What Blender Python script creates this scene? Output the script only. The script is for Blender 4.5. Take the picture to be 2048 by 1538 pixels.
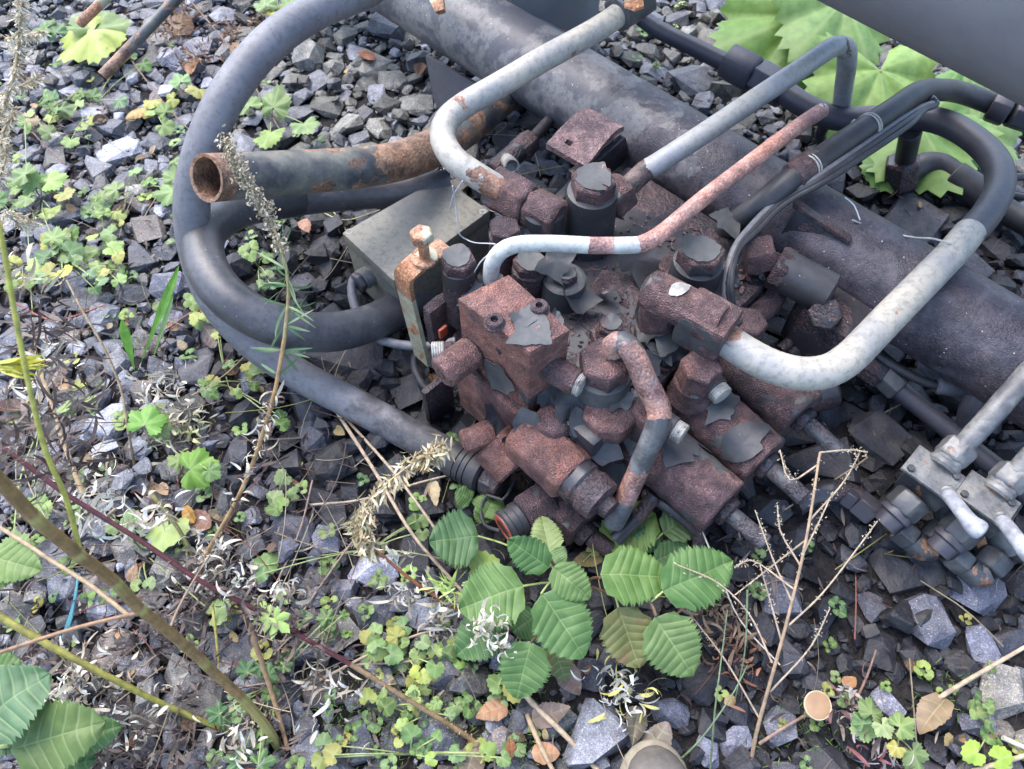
import bpy, bmesh, math, random
import numpy as np
from mathutils import Vector, Matrix, Quaternion, noise as mnoise

random.seed(7)
np.random.seed(7)
R = math.radians
sc = bpy.context.scene
for o in list(bpy.data.objects):
    bpy.data.objects.remove(o)

# ------------------------------------------------------------------ camera
CAM_H, TILT, FPX = 1.2, R(32), 1490.0
cam_d = bpy.data.cameras.new('camera')
cam = bpy.data.objects.new('camera', cam_d)
sc.collection.objects.link(cam)
cam.location = (0, 0, CAM_H)
cam.rotation_euler = (TILT, 0, 0)
cam_d.sensor_fit = 'HORIZONTAL'
cam_d.sensor_width = 36.0
cam_d.lens = 36.0 * FPX / 2048
cam_d.clip_start = 0.02
cam_d.clip_end = 500
cam_d.dof.use_dof = True
cam_d.dof.focus_distance = 1.12
cam_d.dof.aperture_fstop = 7.0
sc.camera = cam

# ------------------------------------------------------------------ sky and sun (bright overcast)
SUN_EL, SUN_AZ = R(58), R(-40)          # azimuth from +Y, clockwise positive
world = bpy.data.worlds.new('World')
sc.world = world
world.use_nodes = True
wt = world.node_tree
sky = wt.nodes.new('ShaderNodeTexSky')
sky.sky_type = 'NISHITA'
sky.sun_disc = False
sky.sun_elevation = SUN_EL
sky.sun_rotation = SUN_AZ
sky.air_density = 1.0
sky.dust_density = 2.0
sky.ozone_density = 1.4
bg = wt.nodes['Background']
wt.links.new(sky.outputs[0], bg.inputs[0])
bg.inputs[1].default_value = 0.15
sun_d = bpy.data.lights.new('sun', 'SUN')
sun_d.energy = 0.95
sun_d.angle = R(60)
sun_d.color = (1.0, 0.96, 0.90)
sun = bpy.data.objects.new('sun', sun_d)
sc.collection.objects.link(sun)
sdir = Vector((math.sin(SUN_AZ) * math.cos(SUN_EL), math.cos(SUN_AZ) * math.cos(SUN_EL), math.sin(SUN_EL)))
sun.rotation_euler = sdir.to_track_quat('Z', 'Y').to_euler()
sun.location = (0, 0, 5)
vs = sc.view_settings
vs.view_transform = 'Standard'
vs.look = 'None'
vs.exposure = 2.15
vs.gamma = 1.0
vs.use_curve_mapping = False

# ------------------------------------------------------------------ helpers
CT, ST = math.cos(TILT), math.sin(TILT)
def W(px, py, z):
    """Point at height z that the photograph shows at pixel (px, py)."""
    u, v = (px - 1024) / FPX, (769 - py) / FPX
    t = (CAM_H - z) / (CT - v * ST)
    return Vector((u * t, (ST + v * CT) * t, z))
def depth(px, py, z):
    v = (769 - py) / FPX
    return (CAM_H - z) / (CT - v * ST)
def proj(p):
    d = Vector(p) - Vector((0, 0, CAM_H))
    f = d.y * ST - d.z * CT
    return 1024 + FPX * d.x / f, 769 - FPX * (d.y * CT + d.z * ST) / f, f
S2 = math.sqrt(0.5)
AX = Vector((S2, -S2, 0)); BX = Vector((S2, S2, 0)); UP = Vector((0, 0, 1))
def M(a, b, z):
    return AX * a + BX * b + UP * z
def lin(c):
    return tuple(((x / 255) / 12.92 if x / 255 <= 0.04045 else ((x / 255 + 0.055) / 1.055) ** 2.4) for x in c)
C = sc.collection
def tag(o, label, cat, group=None):
    o['label'] = label; o['category'] = cat
    if group: o['group'] = group
    return o
def thing(name, loc, label, cat, group=None):
    o = bpy.data.objects.new(name, None)
    C.objects.link(o)
    o.location = loc
    o.empty_display_size = 0.05
    return tag(o, label, cat, group)
WORLDLOC = {}
def obj_from_mesh(name, me, mat, parent=None, origin=None, color=None):
    o = bpy.data.objects.new(name, me)
    C.objects.link(o)
    if mat and not me.materials:
        me.materials.append(mat)
    if parent: o.parent = parent
    if color: o.color = color
    return o
def world_loc(o):
    p = Vector((0, 0, 0))
    while o is not None:
        p += o.location; o = o.parent
    return p
def part(name, bm, mat, parent=None, angle=28, color=None, origin=None, paint=None):
    """bm holds world coordinates; the object's origin is put at `origin` (top-level) or at its parent's origin."""
    me = bpy.data.meshes.new(name)
    off = world_loc(parent) if parent else Vector(origin if origin is not None else (0, 0, 0))
    bmesh.ops.recalc_face_normals(bm, faces=bm.faces[:]) if angle is not None else None
    for f in bm.faces: f.smooth = True
    for v in bm.verts: v.co -= off
    bm.to_mesh(me); bm.free()
    if angle is not None and angle < 180:
        me.set_sharp_from_angle(angle=R(angle))
    o = obj_from_mesh(name, me, mat, parent, color=color)
    if not parent: o.location = off
    return o
def merge(bm, other):
    me = bpy.data.meshes.new('tmp'); other.to_mesh(me); other.free(); bm.from_mesh(me); bpy.data.meshes.remove(me)
    return bm
def basis(d, up=None):
    d = Vector(d).normalized()
    up = Vector(up) if up else (UP if abs(d.z) < 0.95 else Vector((1, 0, 0)))
    x = up.cross(d)
    if x.length < 1e-6: x = Vector((1, 0, 0)).cross(d)
    x.normalize()
    return x, d.cross(x).normalized(), d
def lump(bm, amp, freq=60, seed=0):
    bm.normal_update()
    off = Vector((seed * 3.1, seed * 1.7, seed * 0.9))
    mv = [(v, v.normal * amp * mnoise.noise(v.co * freq + off) + v.normal * amp * 0.5 * mnoise.noise(v.co * freq * 2.7 + off)) for v in bm.verts]
    for v, d in mv: v.co += d
    return bm
def hexa(corners, bevel=0.003, cuts=0, amp=0, seed=0):
    """box from 8 corners: 4 bottom then 4 top, same order"""
    bm = bmesh.new()
    v = [bm.verts.new(c) for c in corners]
    for f in ((0, 1, 2, 3), (4, 5, 6, 7), (0, 1, 5, 4), (1, 2, 6, 5), (2, 3, 7, 6), (3, 0, 4, 7)):
        bm.faces.new([v[i] for i in f])
    bmesh.ops.recalc_face_normals(bm, faces=bm.faces[:])
    if bevel: bmesh.ops.bevel(bm, geom=bm.edges[:], offset=bevel, segments=2, profile=0.6, affect='EDGES')
    if cuts:
        bmesh.ops.subdivide_edges(bm, edges=[e for e in bm.edges if e.calc_length() > 0.01], cuts=cuts, use_grid_fill=True)
        lump(bm, amp, seed=seed)
    return bm
def box(c, a, b, z, bevel=0.003, dirs=(AX, BX, UP), **k):
    """centred box, full sizes a, b, z along dirs"""
    A_, B_, Z_ = dirs
    c = Vector(c)
    q = []
    for sz in (-.5, .5):
        for sa, sb in ((-.5, -.5), (.5, -.5), (.5, .5), (-.5, .5)):
            q.append(c + A_ * (a * sa) + B_ * (b * sb) + Z_ * (z * sz))
    return hexa(q, bevel, **k)
def lathe(p0, p1, prof, seg=32, amp=0, seed=0, roll=0, cap=True):
    """prof: list of (t metres along p0->p1, radius)"""
    p0 = Vector(p0); x, y, d = basis(Vector(p1) - p0)
    bm = bmesh.new(); rings = []
    for t, r in prof:
        rings.append([bm.verts.new(p0 + d * t + (x * math.cos(q) + y * math.sin(q)) * r) for q in [roll + 2 * math.pi * i / seg for i in range(seg)]])
    for a, b in zip(rings, rings[1:]):
        for i in range(seg):
            j = (i + 1) % seg
            bm.faces.new((a[i], a[j], b[j], b[i]))
    if cap:
        bm.faces.new(rings[0][::-1]); bm.faces.new(rings[-1])
    if amp: lump(bm, amp, seed=seed)
    return bm
def cyl(p0, p1, r, seg=32, ch=0.002, n=1, **k):
    L = (Vector(p1) - Vector(p0)).length
    prof = [(0, r - ch), (ch, r)] + [(ch + (L - 2 * ch) * i / n, r) for i in range(1, n)] + [(L - ch, r), (L, r - ch)]
    return lathe(p0, p1, prof, seg, **k)
def nut(p0, p1, r, n=6, ch=0.003, roll=0.3, cuts=0, amp=0, seed=0):
    """hexagonal prism with chamfered ends"""
    p0 = Vector(p0); L = (Vector(p1) - p0).length
    bm = lathe(p0, p1, [(0, r * 0.88), (ch, r), (L - ch, r), (L, r * 0.88)], n, roll=roll)
    bmesh.ops.bevel(bm, geom=bm.edges[:], offset=min(0.0012, r * 0.06), segments=1, affect='EDGES')
    if cuts:
        bmesh.ops.subdivide_edges(bm, edges=[e for e in bm.edges if e.calc_length() > 0.008], cuts=cuts, use_grid_fill=True)
        lump(bm, amp, seed=seed, freq=90)
    return bm
def catmull(pts, step=0.01):
    """pts: list of tuples (Vector, *scalars) -> resampled"""
    P = [np.array([*p[0], *p[1:]], float) for p in pts]
    P = [2 * P[0] - P[1]] + P + [2 * P[-1] - P[-2]]
    out = []
    for i in range(1, len(P) - 2):
        p0, p1, p2, p3 = P[i - 1:i + 3]
        L = np.linalg.norm((p2 - p1)[:3]); n = max(2, int(L / step))
        t0 = 0; t1 = t0 + max(1e-5, np.linalg.norm((p1 - p0)[:3])) ** .5
        t2 = t1 + max(1e-5, L) ** .5; t3 = t2 + max(1e-5, np.linalg.norm((p3 - p2)[:3])) ** .5
        for k in range(n):
            t = t1 + (t2 - t1) * k / n
            a1 = (t1 - t) / (t1 - t0) * p0 + (t - t0) / (t1 - t0) * p1
            a2 = (t2 - t) / (t2 - t1) * p1 + (t - t1) / (t2 - t1) * p2
            a3 = (t3 - t) / (t3 - t2) * p2 + (t - t2) / (t3 - t2) * p3
            b1 = (t2 - t) / (t2 - t0) * a1 + (t - t0) / (t2 - t0) * a2
            b2 = (t3 - t) / (t3 - t1) * a2 + (t - t1) / (t3 - t1) * a3
            out.append((t2 - t) / (t2 - t1) * b1 + (t - t1) / (t2 - t1) * b2)
    out.append(P[-2])
    return out
def tube(pts, r=None, seg=20, step=0.012, smooth=True, hollow=0, wob=0, seed=0, depth_in=0.06):
    """tube along pts: (Vector, radius, paint) tuples or Vectors with r; hollow = wall thickness with an open start"""
    seg = max(seg, 14) if (r is None or r > .004) else seg
    full = []
    for p in pts:
        if isinstance(p, Vector): full.append((p, r, 0.0))
        elif len(p) == 2: full.append((p[0], r if r else p[1], p[1] if r else 0.0))
        else: full.append(p)
    Q = catmull(full, step) if smooth else [np.array([*p[0], *p[1:]], float) for p in full]
    bm = bmesh.new(); lay = bm.verts.layers.float.new('paint')
    pos = [Vector(q[:3]) for q in Q]
    tan = [(pos[min(i + 1, len(pos) - 1)] - pos[max(i - 1, 0)]).normalized() for i in range(len(pos))]
    x, y, _ = basis(tan[0]); rings = []
    for i, q in enumerate(Q):
        if i: x = (x - tan[i] * x.dot(tan[i])).normalized()
        y = tan[i].cross(x)
        ring = []
        for k in range(seg):
            an = 2 * math.pi * k / seg
            d = x * math.cos(an) + y * math.sin(an)
            rr = q[3] * (1 + (wob * mnoise.noise(pos[i] * 40 + d * 1.5 + Vector((seed, 0, 0))) if wob else 0))
            v = bm.verts.new(pos[i] + d * rr); v[lay] = q[4]; ring.append(v)
        rings.append(ring)
    for a, b in zip(rings, rings[1:]):
        for i in range(seg):
            j = (i + 1) % seg
            bm.faces.new((a[i], a[j], b[j], b[i]))
    bm.faces.new(rings[-1])
    if hollow:
        ix = [[bm.verts.new(pos[0] + tan[0] * dd + (v.co - pos[0]) * ((Q[0][3] - hollow) / Q[0][3])) for v in rings[0]] for dd in (0.001, depth_in)]
        for r_ in ix:
            for v in r_: v[lay] = -1
        for a, b in ((rings[0], ix[0]), (ix[0], ix[1])):
            for i in range(seg):
                j = (i + 1) % seg
                bm.faces.new((a[j], a[i], b[i], b[j]))
        bm.faces.new(ix[1])
    else:
        bm.faces.new(rings[0][::-1])
    return bm
def flake(c, n, t, size, npt=4, curl=0.006, seed=0, bend_axis=None, bend_r=0, asp=1.0, lift=0.002, thick=0.0009, dip=1.0):
    """a curled patch of old paint: irregular star with hollow sides, its rim lifting"""
    rnd = random.Random(seed)
    c = Vector(c); n = Vector(n).normalized(); t = Vector(t); t = (t - n * t.dot(n)).normalized(); b = n.cross(t)
    arms = sorted([(i + rnd.uniform(-.36, .36)) * 2 * math.pi / npt for i in range(npt)])
    lens = [rnd.uniform(.65, 1.25) for _ in arms]
    dips = [rnd.choice((.18, .34, .42, .5)) for _ in arms]
    dips = [x * dip for x in dips]
    bm = bmesh.new(); K = 48; rings = []
    fr = (0.3, 0.6, 0.82, 1.0)
    lay = bm.verts.layers.float.new('paint')
    base = {}
    def outline(q):
        q %= 2 * math.pi
        for i in range(npt):
            a0 = arms[i]; a1 = arms[(i + 1) % npt] + (2 * math.pi if i == npt - 1 else 0)
            qq = q if q >= arms[0] else q + 2 * math.pi
            if a0 <= qq <= a1:
                s = (qq - a0) / (a1 - a0)
                l = lens[i] * (1 - s) + lens[(i + 1) % npt] * s
                dip = math.sin(math.pi * s) ** 0.7
                return l * (1 - dips[i] * dip)
        return 0.6
    def place(q, f):
        r = outline(q) * size * f * (1 + (0.015 * math.sin(11 * q + seed) + 0.09 * mnoise.noise(Vector((math.cos(q) * 3, math.sin(q) * 3, seed)))) * (f > .7))
        u, v = r * math.cos(q) * asp, r * math.sin(q)
        h = lift + 1.7 * curl * (r / size) ** 2.2 * (0.55 + 1.1 * mnoise.noise(Vector((math.cos(q) * 1.3, math.sin(q) * 1.3, seed * 1.7))))
        p = c + t * u + b * v
        if bend_axis is not None:
            ba = Vector(bend_axis).normalized(); w = (p - c); w = w - ba * w.dot(ba) - n * w.dot(n)
            d = w.length
            if d > 1e-9:
                an = d / bend_r
                p = p - w + w / d * math.sin(an) * (bend_r + h) - n * (1 - math.cos(an)) * (bend_r + h)
        return p + n * h
    tops, bots = [], []
    for f in fr:
        tops.append([bm.verts.new(place(2 * math.pi * k / K, f)) for k in range(K)])
    ct = bm.verts.new(c + n * lift)
    for lst in tops:
        bots.append([bm.verts.new(v.co - n * thick) for v in lst])
    cb = bm.verts.new(c + n * (lift - thick))
    for k in range(K):
        j = (k + 1) % K
        bm.faces.new((ct, tops[0][k], tops[0][j])); bm.faces.new((cb, bots[0][j], bots[0][k]))
        for A_, B_ in zip(tops, tops[1:]): bm.faces.new((A_[k], B_[k], B_[j], A_[j]))
        for A_, B_ in zip(bots, bots[1:]): bm.faces.new((A_[j], B_[j], B_[k], A_[k]))
        bm.faces.new((tops[-1][k], bots[-1][k], bots[-1][j], tops[-1][j]))
    return bm

# ------------------------------------------------------------------ materials
def nodes(name):
    m = bpy.data.materials.new(name); m.use_nodes = True
    t = m.node_tree
    return m, t, t.nodes['Principled BSDF']
def nd(t, typ, ins=None, **pr):
    n = t.nodes.new('ShaderNode' + typ)
    for k, v in pr.items(): setattr(n, k, v)
    for k, v in (ins or {}).items():
        if hasattr(v, 'bl_idname') or hasattr(v, 'is_linked'): t.links.new(v, n.inputs[k])
        else: n.inputs[k].default_value = v
    return n
def coords(t, per_object=True):
    tc = nd(t, 'TexCoord')
    if not per_object: return tc.outputs['Object']
    oi = nd(t, 'ObjectInfo')
    mu = nd(t, 'Math', {0: oi.outputs['Random'], 1: 37.0}, operation='MULTIPLY')
    return nd(t, 'VectorMath', {0: tc.outputs['Object'], 1: mu.outputs[0]}, operation='ADD').outputs[0]
def noise_n(t, v, scale, detail=4, rough=.55, dist=0):
    return nd(t, 'TexNoise', {'Vector': v, 'Scale': scale, 'Detail': detail, 'Roughness': rough, 'Distortion': dist}).outputs['Fac']
def ramp(t, fac, stops):
    r = nd(t, 'ValToRGB', {0: fac})
    e = r.color_ramp.elements
    while len(e) < len(stops): e.new(0.5)
    for el, (p, c) in zip(e, stops):
        el.position = p; el.color = (*c, 1) if len(c) == 3 else c
    return r.outputs[0]
def mixc(t, f, a, b, mode='MIX'):
    n = nd(t, 'Mix', data_type='RGBA', blend_type=mode)
    for s, v in ((0, f), (6, a), (7, b)):
        if hasattr(v, 'is_linked'): t.links.new(v, n.inputs[s])
        else: n.inputs[s].default_value = v if s == 0 else ((*v, 1) if len(v) == 3 else v)
    return n.outputs[2]
def math_n(t, op, a, b=0.0, clamp=False):
    n = nd(t, 'Math', {0: a, 1: b}, operation=op, use_clamp=clamp)
    return n.outputs[0]
def step_n(t, v, lo, hi):
    return nd(t, 'MapRange', {0: v, 1: lo, 2: hi}, clamp=True).outputs[0]
def bump_n(t, h, strength, dist, prev=None):
    ins = {'Height': h, 'Strength': strength, 'Distance': dist}
    if prev is not None: ins['Normal'] = prev
    return nd(t, 'Bump', ins).outputs[0]
def metal(name, paint=((.2, .2, .2), (.1, .1, .1)), rust=((.05, .025, .022), (.16, .075, .06)), thr=.5, scale=14, soft=.012, pr=.5, rr=.58,
          rust_bump=.8, specks=.0, dirt=0.0, grain=230, dirt_col=(.012, .012, .014), rust_spec=.5, hl=None, ps=(.42, .6)):
    """old paint broken through by rust; attribute 'paint' (-1..1) shifts the balance"""
    m, t, b = nodes(name)
    v = coords(t)
    at = nd(t, 'Attribute', attribute_name='paint').outputs['Fac']
    n1 = noise_n(t, v, scale, 6, .62, .3)
    mk = step_n(t, math_n(t, 'ADD', n1, math_n(t, 'MULTIPLY', at, .5)), thr - soft, thr + soft)
    fine = noise_n(t, v, grain, 3, .6)
    med = noise_n(t, v, 45, 4, .65)
    vor = nd(t, 'TexVoronoi', {'Vector': v, 'Scale': grain * 1.1}).outputs['Distance']
    vcell = nd(t, 'TexVoronoi', {'Vector': v, 'Scale': grain * 1.1})
    cellv = nd(t, 'SeparateColor', {0: vcell.outputs['Color']}).outputs[0]
    rc = ramp(t, math_n(t, 'ADD', math_n(t, 'MULTIPLY', med, .55), math_n(t, 'MULTIPLY', fine, .45)), [(.40, rust[0]), (.56, rust[1])] + ([(.68, hl)] if hl else []))  # hl stop paints pale highlights into the rust colour
    rc = mixc(t, 1.0, rc, ramp(t, cellv, [(0.0, (.80, .80, .82)), (.7, (1.0, 1.0, 1.0)), (1.0, (1.4, 1.4, 1.42))]), 'MULTIPLY')
    rc = mixc(t, 1.0, rc, ramp(t, noise_n(t, v, 11, 3, .6), [(.36, (.62, .60, .70)), (.5, (1, 1, 1)), (.64, (1.38, 1.2, 1.08))]), 'MULTIPLY')
    rc = mixc(t, math_n(t, 'MULTIPLY', step_n(t, noise_n(t, v, 26, 4, .65), .52, .68), .38), rc, tuple(min(1, x * 1.9 + .03) for x in rust[1]))
    pc = mixc(t, step_n(t, noise_n(t, v, scale * .8, 5, .6), *ps), paint[0], paint[1])
    pc = mixc(t, math_n(t, 'MULTIPLY', step_n(t, noise_n(t, v, 95, 4, .7), .48, .66), .6), pc, tuple(x * .55 for x in paint[1]))
    col = mixc(t, mk, rc, pc)
    if dirt:
        col = mixc(t, math_n(t, 'MULTIPLY', step_n(t, noise_n(t, v, 9, 5, .6), .62 - dirt * .4, .72 - dirt * .3), .92), col, dirt_col)
    if specks:
        sp = nd(t, 'TexVoronoi', {'Vector': v, 'Scale': 110.0, 'Randomness': 1.0})
        rad = math_n(t, 'MULTIPLY', nd(t, 'SeparateColor', {0: sp.outputs['Color']}).outputs[0], specks)
        rad = math_n(t, 'SUBTRACT', rad, specks * .55)
        col = mixc(t, math_n(t, 'LESS_THAN', sp.outputs['Distance'], rad), col, (.42, .38, .36))
    t.links.new(col, b.inputs['Base Color'])
    ro = nd(t, 'MapRange', {0: mk, 3: rr, 4: pr}).outputs[0]
    t.links.new(math_n(t, 'ADD', ro, math_n(t, 'MULTIPLY', math_n(t, 'SUBTRACT', fine, .5), .3)), b.inputs['Roughness'])
    b.inputs['Specular IOR Level'].default_value = rust_spec
    rb = math_n(t, 'MULTIPLY', math_n(t, 'SUBTRACT', 1.0, mk), math_n(t, 'ADD', math_n(t, 'MULTIPLY', fine, 1.2), math_n(t, 'MULTIPLY', vor, -.7)))
    h = math_n(t, 'ADD', math_n(t, 'MULTIPLY', mk, .5), rb)
    n1_ = bump_n(t, h, rust_bump, .0030 if rust_bump > .7 else .0020)
    t.links.new(n1_, b.inputs['Normal'])
    return m
def simple(name, c0, c1, scale=30, rough=.6, bump=.3, bscale=200, bd=.001, spec=.4, detail=5, specks=0):
    m, t, b = nodes(name)
    v = coords(t)
    col = mixc(t, step_n(t, noise_n(t, v, scale, detail, .6), .35, .68), c0, c1)
    if specks:
        sp = nd(t, 'TexVoronoi', {'Vector': v, 'Scale': 130.0})
        rad = math_n(t, 'SUBTRACT', math_n(t, 'MULTIPLY', nd(t, 'SeparateColor', {0: sp.outputs['Color']}).outputs[0], specks), specks * .62)
        col = mixc(t, math_n(t, 'LESS_THAN', sp.outputs['Distance'], rad), col, (.4, .38, .37))
    t.links.new(col, b.inputs['Base Color'])
    b.inputs['Roughness'].default_value = rough
    b.inputs['Specular IOR Level'].default_value = spec
    if bump: t.links.new(bump_n(t, noise_n(t, v, bscale, 4), bump, bd), b.inputs['Normal'])
    return m
def stone_mat(name, use_attr):
    m, t, b = nodes(name)
    v = nd(t, 'NewGeometry').outputs['Position']
    base = nd(t, 'Attribute', attribute_name='col').outputs['Color'] if use_attr else nd(t, 'ObjectInfo').outputs['Color']
    med = noise_n(t, v, 38, 4, .65)
    fine = noise_n(t, v, 420, 3, .7)
    c = mixc(t, 1.0, base, ramp(t, med, [(.3, (.5, .5, .52)), (.5, (.95, .95, .95)), (.72, (1.55, 1.5, 1.45))]), 'MULTIPLY')
    c = mixc(t, 1.0, c, ramp(t, fine, [(.33, (.55, .55, .58)), (.52, (1, 1, 1)), (.68, (1.7, 1.7, 1.7))]), 'MULTIPLY')
    lum = nd(t, 'RGBToBW', {0: base}).outputs[0]
    spk = math_n(t, 'MULTIPLY', step_n(t, noise_n(t, v, 260, 2, .5), .66, .7), step_n(t, lum, .03, .16))
    c = mixc(t, math_n(t, 'MULTIPLY', spk, .75), c, (.5, .5, .52))
    dust = step_n(t, noise_n(t, v, 17, 2, .6), .55, .75)
    c = mixc(t, math_n(t, 'MULTIPLY', dust, .22), c, (.2, .17, .13))
    t.links.new(c, b.inputs['Base Color'])
    b.inputs['Roughness'].default_value = .62
    b.inputs['Specular IOR Level'].default_value = .45
    n1 = bump_n(t, noise_n(t, v, 75, 3, .6), .7, .005)
    t.links.new(bump_n(t, fine, .45, .0012, n1), b.inputs['Normal'])
    return m
def leaf_mat(name, use_attr=False):
    m, t, b = nodes(name)
    v = coords(t)
    if use_attr: base = nd(t, 'Attribute', attribute_name='col').outputs['Color']; alpha = 0.0
    else:
        oi = nd(t, 'ObjectInfo'); base = oi.outputs['Color']; alpha = oi.outputs['Alpha']
    c = mixc(t, 1.0, base, ramp(t, noise_n(t, v, 40, 4), [(.3, (.72, .78, .7)), (.7, (1.25, 1.2, 1.2))]), 'MULTIPLY')
    if not use_attr:
        vein = nd(t, 'Attribute', attribute_name='vein').outputs['Fac']
        c = mixc(t, math_n(t, 'MULTIPLY', vein, .5), c, mixc(t, .6, base, (.42, .5, .22)))
        br = step_n(t, math_n(t, 'ADD', noise_n(t, v, 32, 5, .65), math_n(t, 'MULTIPLY', alpha, .5)), .72, .82)
        c = mixc(t, math_n(t, 'MULTIPLY', br, .8), c, (.17, .095, .05))
    t.links.new(c, b.inputs['Base Color'])
    b.inputs['Roughness'].default_value = .5
    b.inputs['Specular IOR Level'].default_value = .35
    t.links.new(bump_n(t, noise_n(t, v, 260, 3), .25, .0008), b.inputs['Normal'])
    tr = nd(t, 'BsdfTranslucent', {'Color': c})
    mx = nd(t, 'MixShader', {0: .22, 1: b.outputs[0], 2: tr.outputs[0]})
    t.links.new(mx.outputs[0], t.nodes['Material Output'].inputs[0])
    return m
def stem_mat(name):
    m, t, b = nodes(name)
    v = coords(t)
    base = nd(t, 'ObjectInfo').outputs['Color']
    at = nd(t, 'Attribute', attribute_name='paint').outputs['Fac']
    c = mixc(t, 1.0, base, ramp(t, noise_n(t, v, 90, 5, .6), [(.3, (.6, .6, .6)), (.7, (1.4, 1.35, 1.25))]), 'MULTIPLY')
    c = mixc(t, math_n(t, 'MAXIMUM', at, 0.0), c, (.3, .27, .08))
    t.links.new(c, b.inputs['Base Color'])
    b.inputs['Roughness'].default_value = .6
    t.links.new(bump_n(t, noise_n(t, v, 300, 3), .4, .001), b.inputs['Normal'])
    return m

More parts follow.
